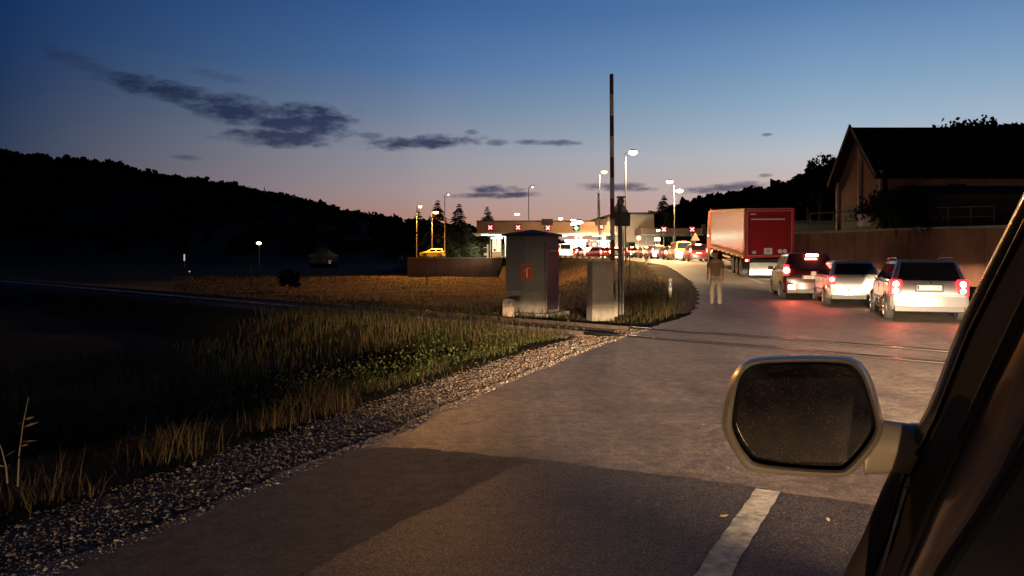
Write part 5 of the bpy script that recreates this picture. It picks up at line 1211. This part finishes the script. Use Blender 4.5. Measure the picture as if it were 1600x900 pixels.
# lone lamps in the dark valley on the left, with the houses they belong to
def cottage(px, d, lx, ly, label, col, s, lit=True):
    z = -2.0; x = (px - 800) / F * d; g = empty('house', (x, d, z), R(15), label, 'house')
    MB().box((0, 0, 2.2), (9, 7, 4.4)).build('wall', mat('house_plaster', (.014, .013, .013), .9, noise=.2), g)
    MB().prism([(-5, 4.4), (5, 4.4), (5, 4.7), (0, 7.6), (-5, 4.7)], (0, -4, 0), (1, 0, 0), (0, 0, 1), (0, 8, 0)).build('roof', M_BLACKROOF, g)
    for xx_ in (-2.5, 2.0): MB().box((xx_, -3.52, 2.6), (1.0, .08, 1.3)).build('window', M_GLASS_CAR, g)
    return g
cottage(505, 260, 0, 0, 'pale gabled house barely visible at the end of the valley', None, 0)
x = (405 - 800) / F * 235; g = empty('street_lamp', (x, 235, -2), 0, 'lone amber lamp in the dark valley on the left', 'street lamp')
MB().tube((0, 0, 0), (0, 0, 8.2), .1, .07, 7).build('pole', M_STEEL, g); MB().lathe([(.05, 0), (.75, .3), (.7, .7), (.1, 1.0)], 12, Matrix.Translation((0, -.3, 7.9))).build('lamp_globe', emat('valley_lamp', (1, .66, .28), 10), g)
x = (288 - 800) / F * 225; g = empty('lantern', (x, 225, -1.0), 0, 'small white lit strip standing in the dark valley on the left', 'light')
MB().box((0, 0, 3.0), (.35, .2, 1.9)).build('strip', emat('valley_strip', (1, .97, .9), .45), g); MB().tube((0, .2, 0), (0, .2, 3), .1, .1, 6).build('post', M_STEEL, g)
x = (296 - 800) / F * 150; g = empty('marker_light', (x, 150, -1.6), 0, 'tiny red lamp low in the dark field', 'light')
MB().tube((0, 0, 0), (0, 0, .6), .05, .05, 6).build('post', M_STEEL, g); MB().lathe([(.03, 0), (.16, .05), (.12, .2)], 10, Matrix.Translation((0, 0, .6))).build('lamp', emat('tiny_red', (1, .25, .06), 1.2), g)
g = empty('antenna_mast', at(413, 880, 78), 0, 'tiny mast on the crest of the left hill', 'mast')
MB().tube((0, 0, 0), (0, 0, CAM_H + (405 - 292) / F * 880 - 78), .7, .4, 6).build('mast_tube', M_STEEL, g)
x = (452 - 800) / F * 60; broadleaf('bush', at(452, 60), 1.5, .8, 'dark bush in the field in front of the lit strip of meadow', 452, 16, 40, .16)
x = (391 - 800) / F * 58; g = empty('field_post', at(391, 58), 0, 'thin post standing in the dark field on the left', 'post'); MB().tube((0, 0, 0), (0, 0, 1.9), .05, .05, 6).build('shaft', M_BARK, g); MB().box((0, 0, 1.92), (.12, .12, .05)).build('cap', M_BARK, g)
g = empty('field_post', at(667, 75), 0, 'thin dark post in front of the platform wall', 'post'); MB().tube((0, 0, 0), (0, 0, 2.2), .06, .05, 6).build('shaft', M_BARK, g); MB().box((0, 0, 2.22), (.12, .12, .05)).build('cap', M_BARK, g)

# ------------------------------------------------------------------ own car (mirror, pillar, flank) - local frame: x right, y forward, turned 21 deg
HD = 21.0; own = empty('car', (0, 0, 0), -R(HD), 'champagne car at the right edge, its door mirror and pillar close to the camera', 'car')
ci, si = math.cos(R(HD)), math.sin(R(HD))
def C(px, py, d):
    x, y, z = (px - 800) / F * d, d, CAM_H + (405 - py) / F * d
    return Vector((x * ci - y * si, x * si + y * ci, z))
# flank, bonnet, rear: loft along y
B = MB()
def oring(y, xl, xr, zt, bulge=0):
    m = (xl + xr) / 2
    Lp = [(xl + .05, .30), (xl, .45), (xl - .0 + bulge, .66), (xl + .07, zt - .12), (xl + .13, zt - .02), (xl + .3, zt + .01)]
    return [Vector((x, y, z)) for x, z in Lp] + [Vector((2 * m - x, y, z)) for x, z in Lp[::-1]]
B.loft([oring(-1.5, .34, 1.98, 1.02), oring(-.5, .25, 2.05, 1.04), oring(.5, .23, 2.06, 1.05), oring(1.3, .22, 2.06, 1.06), oring(1.9, .20, 2.05, 1.05), oring(2.25, .17, 2.06, 1.0, -.01), oring(2.7, .24, 2.0, .96), oring(3.0, .38, 1.86, .88), oring(3.12, .55, 1.7, .70)])
B.build('body', P_CHAMP, own, 35)
cabm = MB()
cabm.loft([[Vector(p) for p in ((.46, -1.3, z), (.46 + i_, 1.25 - f_, z), (1.82 - i_, 1.25 - f_, z), (1.82, -1.3, z))] for z, i_, f_ in ((1.03, 0, 0), (1.60, .12, .75), (1.66, .2, .85))])
cabm.build('cabin', M_INT, own)
for x in (.30, 1.92):
    for y in (2.25, -.6):
        if y < 0 : continue
        M_ = Matrix.Translation((x, y, .34)) @ Matrix.Rotation(R(90) * (1 if x > 1 else -1), 4, 'Y')
        w_ = MB().lathe([(.22, -.1), (.33, -.1), (.34, 0), (.33, .085), (.23, .085)], 26, M_).build('wheel', M_RUBBER, own, 40); MB().lathe([(.22, .05), (.225, .09), (.05, .08)], 26, M_).build('rim', M_RIM, w_, 40)
# pillar band, brown strip and glass as curved solids
def band(curves, name, m, th, smooth=60, sub=6, bulge=0.0):
    """surface between two point rows (each list of points), with thickness away from the camera"""
    A, Bc = curves; n = len(A); out = []
    def cr(P, t):
        i = min(int(t), len(P) - 2); f = t - i; p0 = P[max(i - 1, 0)]; p1 = P[i]; p2 = P[i + 1]; p3 = P[min(i + 2, len(P) - 1)]
        return .5 * ((2 * p1) + (p2 - p0) * f + (2 * p0 - 5 * p1 + 4 * p2 - p3) * f * f + (3 * p1 - p0 - 3 * p2 + p3) * f ** 3)
    K_ = 28; vs = []; back = []
    for k in range(K_ + 1):
        t = k / K_ * (n - 1); a, b = cr(A, t), cr(Bc, t)
        for j in range(sub + 1):
            s = j / sub; p = a.lerp(b, s); nn = (b - a).cross(Vector((0, 0, 1))).normalized()
            p = p + Vector((-.5, -.85, .1)).normalized() * (bulge * 4 * s * (1 - s)); vs.append(p); back.append(p + Vector((.55, .25, 0)) * th)
    q = MB(); W1 = sub + 1; N_ = len(vs)
    fs = []
    for k in range(K_):
        for j in range(sub): i = k * W1 + j; fs += [(i, i + 1, i + W1 + 1, i + W1), (N_ + i + W1, N_ + i + W1 + 1, N_ + i + 1, N_ + i)]
        i = k * W1; fs += [(i + W1, N_ + i + W1, N_ + i, i), (i + sub, N_ + i + sub, N_ + i + sub + W1, i + sub + W1)]
    q.add(vs + back, fs); return q.build(name, m, own, smooth)
E1 = [C(1625, 245, .77), C(1602, 296, .80), (C(1500, 505, 1.02)), C(1447, 640, 1.20), C(1388, 742, 1.36), C(1350, 832, 1.46), C(1315, 905, 1.53), C(1295, 970, 1.56)]
E1b = [C(1648, 262, .76), C(1622, 318, .79), C(1518, 520, 1.0), C(1464, 655, 1.17), C(1412, 752, 1.32), C(1388, 838, 1.41), C(1362, 905, 1.47), C(1345, 970, 1.5)]
E2 = [C(1640, 400, .70), C(1608, 470, .73), C(1545, 600, .82), C(1500, 700, .89), C(1460, 785, .94), C(1433, 850, .98), C(1410, 905, 1.0), C(1392, 970, 1.02)]
E3 = [C(1690, 480, .66), C(1668, 560, .68), C(1625, 660, .72), C(1585, 740, .77), C(1540, 810, .82), C(1505, 860, .86), C(1475, 905, .89), C(1455, 970, .91)]
E4 = [C(1900, 480, .60), C(1880, 560, .61), C(1840, 660, .64), C(1800, 740, .68), C(1760, 810, .72), C(1740, 860, .75), C(1720, 905, .78), C(1700, 970, .8)]
M_TRIM = mat('gloss_black_trim', (.008, .007, .008), .8, spec=.03, noise=.15, scale=12)
M_EDGE = mat('pillar_edge_paint', (.035, .026, .022), .25, metal=.3, coat=.6, noise=.1, scale=6)
band((E1, E1b), 'pillar_edge', M_EDGE, .03, bulge=.006)
band((E1b, E2), 'a_pillar', M_TRIM, .03, bulge=.0)
band((E2, E3), 'door_frame', mat('satin_brown', (.26, .17, .13), .20, metal=.6, noise=.10, scale=3, coat=.25), .03, bulge=.012)  # plain brown strip between pillar and glass
band((E3, E4), 'side_window', M_GLASS_CAR, .02)
# mirror
P_RIM = mat('mirror_shell_beige', (.50, .41, .29), .38, metal=.1, noise=.06, scale=5, coat=.3)
def dusty_mirror():
    m = bpy.data.materials.new('dusty_mirror'); m.use_nodes = True; N, L = m.node_tree.nodes, m.node_tree.links
    b = N['Principled BSDF']; b.inputs['Metallic'].default_value = 1; b.inputs['Roughness'].default_value = .04; b.inputs['Base Color'].default_value = (.34, .31, .29, 1)
    d = N.new('ShaderNodeBsdfDiffuse'); d.inputs[0].default_value = (.20, .145, .095, 1); mx = N.new('ShaderNodeMixShader')
    tc = N.new('ShaderNodeTexCoord'); v = N.new('ShaderNodeTexVoronoi'); v.inputs['Scale'].default_value = 330; L.new(tc.outputs['Object'], v.inputs['Vector'])
    sp = N.new('ShaderNodeSeparateColor'); L.new(v.outputs['Color'], sp.inputs[0])
    a = N.new('ShaderNodeMapRange'); L.new(v.outputs['Distance'], a.inputs[0]); a.inputs[1].default_value = .12; a.inputs[2].default_value = .32; a.inputs[3].default_value = 1; a.inputs[4].default_value = 0
    g_ = N.new('ShaderNodeMath'); g_.operation = 'GREATER_THAN'; L.new(sp.outputs[0], g_.inputs[0]); g_.inputs[1].default_value = .72
    p = N.new('ShaderNodeMath'); p.operation = 'MULTIPLY'; L.new(a.outputs[0], p.inputs[0]); L.new(g_.outputs[0], p.inputs[1])
    n = N.new('ShaderNodeTexNoise'); n.inputs['Scale'].default_value = 14; n.inputs['Detail'].default_value = 8; n.inputs['Roughness'].default_value = .7; L.new(tc.outputs['Object'], n.inputs['Vector'])
    f = N.new('ShaderNodeMapRange'); L.new(n.outputs[0], f.inputs[0]); f.inputs[1].default_value = .35; f.inputs[2].default_value = .75; f.inputs[3].default_value = .02; f.inputs[4].default_value = .20
    t_ = N.new('ShaderNodeMath'); t_.operation = 'MULTIPLY_ADD'; t_.use_clamp = True; L.new(p.outputs[0], t_.inputs[0]); t_.inputs[1].default_value = .65; L.new(f.outputs[0], t_.inputs[2])
    L.new(t_.outputs[0], mx.inputs[0]); L.new(b.outputs[0], mx.inputs[1]); L.new(d.outputs[0], mx.inputs[2]); L.new(mx.outputs[0], N['Material Output'].inputs[0]); return m
def mirror():
    d0 = 1.20
    outl = [(1152, 578), (1172, 562), (1215, 557), (1280, 556), (1328, 560), (1348, 572), (1362, 598), (1374, 640), (1378, 668), (1371, 690), (1352, 716), (1330, 738), (1308, 744), (1240, 741), (1180, 735), (1160, 722), (1143, 695), (1131, 668), (1132, 640), (1140, 605)]
    inn = [(1160, 584), (1178, 570), (1218, 566), (1278, 565), (1322, 568), (1340, 579), (1352, 602), (1364, 642), (1368, 667), (1361, 686), (1343, 710), (1322, 731), (1304, 735), (1240, 731), (1185, 724), (1168, 712), (1153, 690), (1144, 666), (1145, 642), (1151, 607)]
    gl = [(1166, 594), (1183, 577), (1220, 571), (1277, 570), (1318, 573), (1334, 583), (1345, 604), (1357, 643), (1361, 666), (1354, 683), (1337, 706), (1316, 726), (1300, 728), (1240, 725), (1190, 717), (1174, 705), (1159, 687), (1151, 665), (1152, 642), (1157, 611)]
    n = len(outl); cx_, cy_ = 1255, 652
    def ringp(pts, d, sc=1.0, dx=0, dy=0): return [C(cx_ + (x - cx_) * sc + dx, cy_ + (y - cy_) * sc + dy, d - .44 * ((x - cx_) * sc + dx) / F * d) for x, y in pts]
    def smooth(pts, k=3):
        r = []
        m = len(pts)
        for i in range(m):
            p0, p1, p2, p3 = (Vector(pts[(i + j) % m]) for j in (-1, 0, 1, 2))
            for t in range(k): f = t / k; r.append(tuple(.5 * ((2 * p1) + (p2 - p0) * f + (2 * p0 - 5 * p1 + 4 * p2 - p3) * f * f + (3 * p1 - p0 - 3 * p2 + p3) * f ** 3)))
        return r
    o_, i_, g_ = smooth(outl), smooth(inn), smooth(gl)
    mid = [((a[0] + b[0]) / 2, (a[1] + b[1]) / 2) for a, b in zip(o_, i_)]
    q = MB()
    q.loft([ringp(i_, 1.215), ringp(i_, 1.198), ringp(mid, 1.188), ringp(o_, 1.20), ringp(o_, 1.225, 1.012), ringp(o_, 1.26, 1.02), ringp(o_, 1.31, .99), ringp(o_, 1.37, .88, -2, -4), ringp(o_, 1.405, .62, -4, -8), ringp(o_, 1.415, .3, -4, -8)], cap=False)
    nn = len(o_); b = len(q.v) - nn; q.f.append(tuple(range(b, b + nn))); q.m.append(0)
    hs = q.build('door_mirror', P_RIM, own, 50)
    q = MB(); q.loft([ringp(i_, 1.199, 1.0), ringp(i_, 1.225, .985), ringp(g_, 1.222, 1.0)], cap=False); q.build('mirror_surround', M_BLACK, hs, 50)
    q = MB(); r0 = ringp(g_, 1.216); r1 = ringp(g_, 1.224)
    # tilt the glass a little outwards
    q.loft([r1, r0]); q.build('mirror_glass', dusty_mirror(), hs)
    # stalk to the door
    st = MB()
    rr = []
    for (px, py, d, hw, hh) in ((1350, 695, 1.285, .02, .050), (1385, 698, 1.28, .022, .044), (1420, 701, 1.275, .025, .042), (1450, 704, 1.27, .03, .046), (1480, 712, 1.27, .035, .055)):
        c = C(px, py, d); rr.append([c + Vector((0, math.cos(a) * hw * 1.3, math.sin(a) * hh)) for a in [2 * PI * k / 16 for k in range(16)]])
    st.loft(rr); st.build('mirror_stalk', P_RIM, hs, 50)
mirror()
M_SEAL = mat('seal_rubber', (.004, .004, .004), .7, spec=.1)
for row, nm, r_, m_ in ((E2, 'window_seal', .005, M_SEAL), (E3, 'window_seal', .005, M_SEAL), (E1b, 'pillar_trim', .003, M_EDGE)):
    q = MB()
    for p0, p1 in zip(row, row[1:]): q.tube(p0 + Vector((-.004, -.006, 0)), p1 + Vector((-.004, -.006, 0)), r_, r_, 8)
    q.build(nm, m_, own, 60)
# added chrome bead standing in for the sky reflection on the fender
q = MB(); pts = [C(1418, 762, 1.22), C(1405, 805, 1.26), C(1390, 855, 1.29), C(1376, 905, 1.31), C(1364, 960, 1.32)]
for a_, b2 in zip(pts, pts[1:]): q.tube(a_, b2, .0035, .0035, 8)
q.build('sky_glint_strip', mat('chrome', (.8, .8, .82), .15, metal=1.0, noise=.03), own, 60)
# dipped beams of this car
spot((.62, 3.2, .78), (-1.0, 15, -.2), 42000, 100, own, cut=-.034, leak=.004, blend=1.0, near=2.55, soft=.014, knee=.070, color=(1, .66, .38))
spot((1.62, 3.2, .78), (4.2, 15, -.2), 68000, 66, own, cut=.000, leak=.021, blend=1.0, near=1.95, soft=.016, knee=.065, color=(1, .72, .45))

# car waiting behind: its beams light the verge and the back of the mirror
fol = copy_tree(proto['wagon']); tag(fol, 'silver estate waiting behind the camera car, outside the picture', 'car', QG)
hx, hy = math.sin(R(HD)), math.cos(R(HD)); fp = Vector((.55 * hy - 11.0 * hx, -.55 * hx - 11.0 * hy, .03)); fol.location = fp; fol.rotation_euler = (0, 0, -R(HD))
for c in list(fol.children):
    if c.type == 'LIGHT': bpy.data.objects.remove(c); continue
    if c.name.split('.')[0] in ('body', 'bumper'): c.material_slots[0].material = P_SILVER
    if c.name.split('.')[0] == 'headlight': c.material_slots[0].link = 'OBJECT'; c.material_slots[0].material = M_HEAD
for sd in (-1, 1): spot((sd * .62, 2.36, .68), (sd * .62 - .8, 14, .3), 6000, 50, fol, cut=.030, leak=.09, blend=1, soft=.035, near=1.5, color=(1, .68, .40))

# litter on the near asphalt
for px, py, rz_, lab, c in ((1131, 806, .3, 'small pale dry leaf on the dark asphalt left of the lane line', (.30, .20, .11)), (1294, 812, 1.2, 'light scrap of litter on the asphalt right of the lane line', (.5, .47, .42))):
    d = 1.46 * F / (py - 405); g = empty('litter', ((px - 800) / F * d, d, .040), rz_, lab, 'litter')
    MB().prism([(-.028, 0), (-.01, .010), (.012, .009), (.03, .001), (.01, -.009), (-.012, -.008)], (0, 0, .001), (1, 0, 0), (0, 1, .12), (0, 0, .003)).build('scrap', mat('scrap_%d' % px, c, .8, noise=.2, scale=30), g)
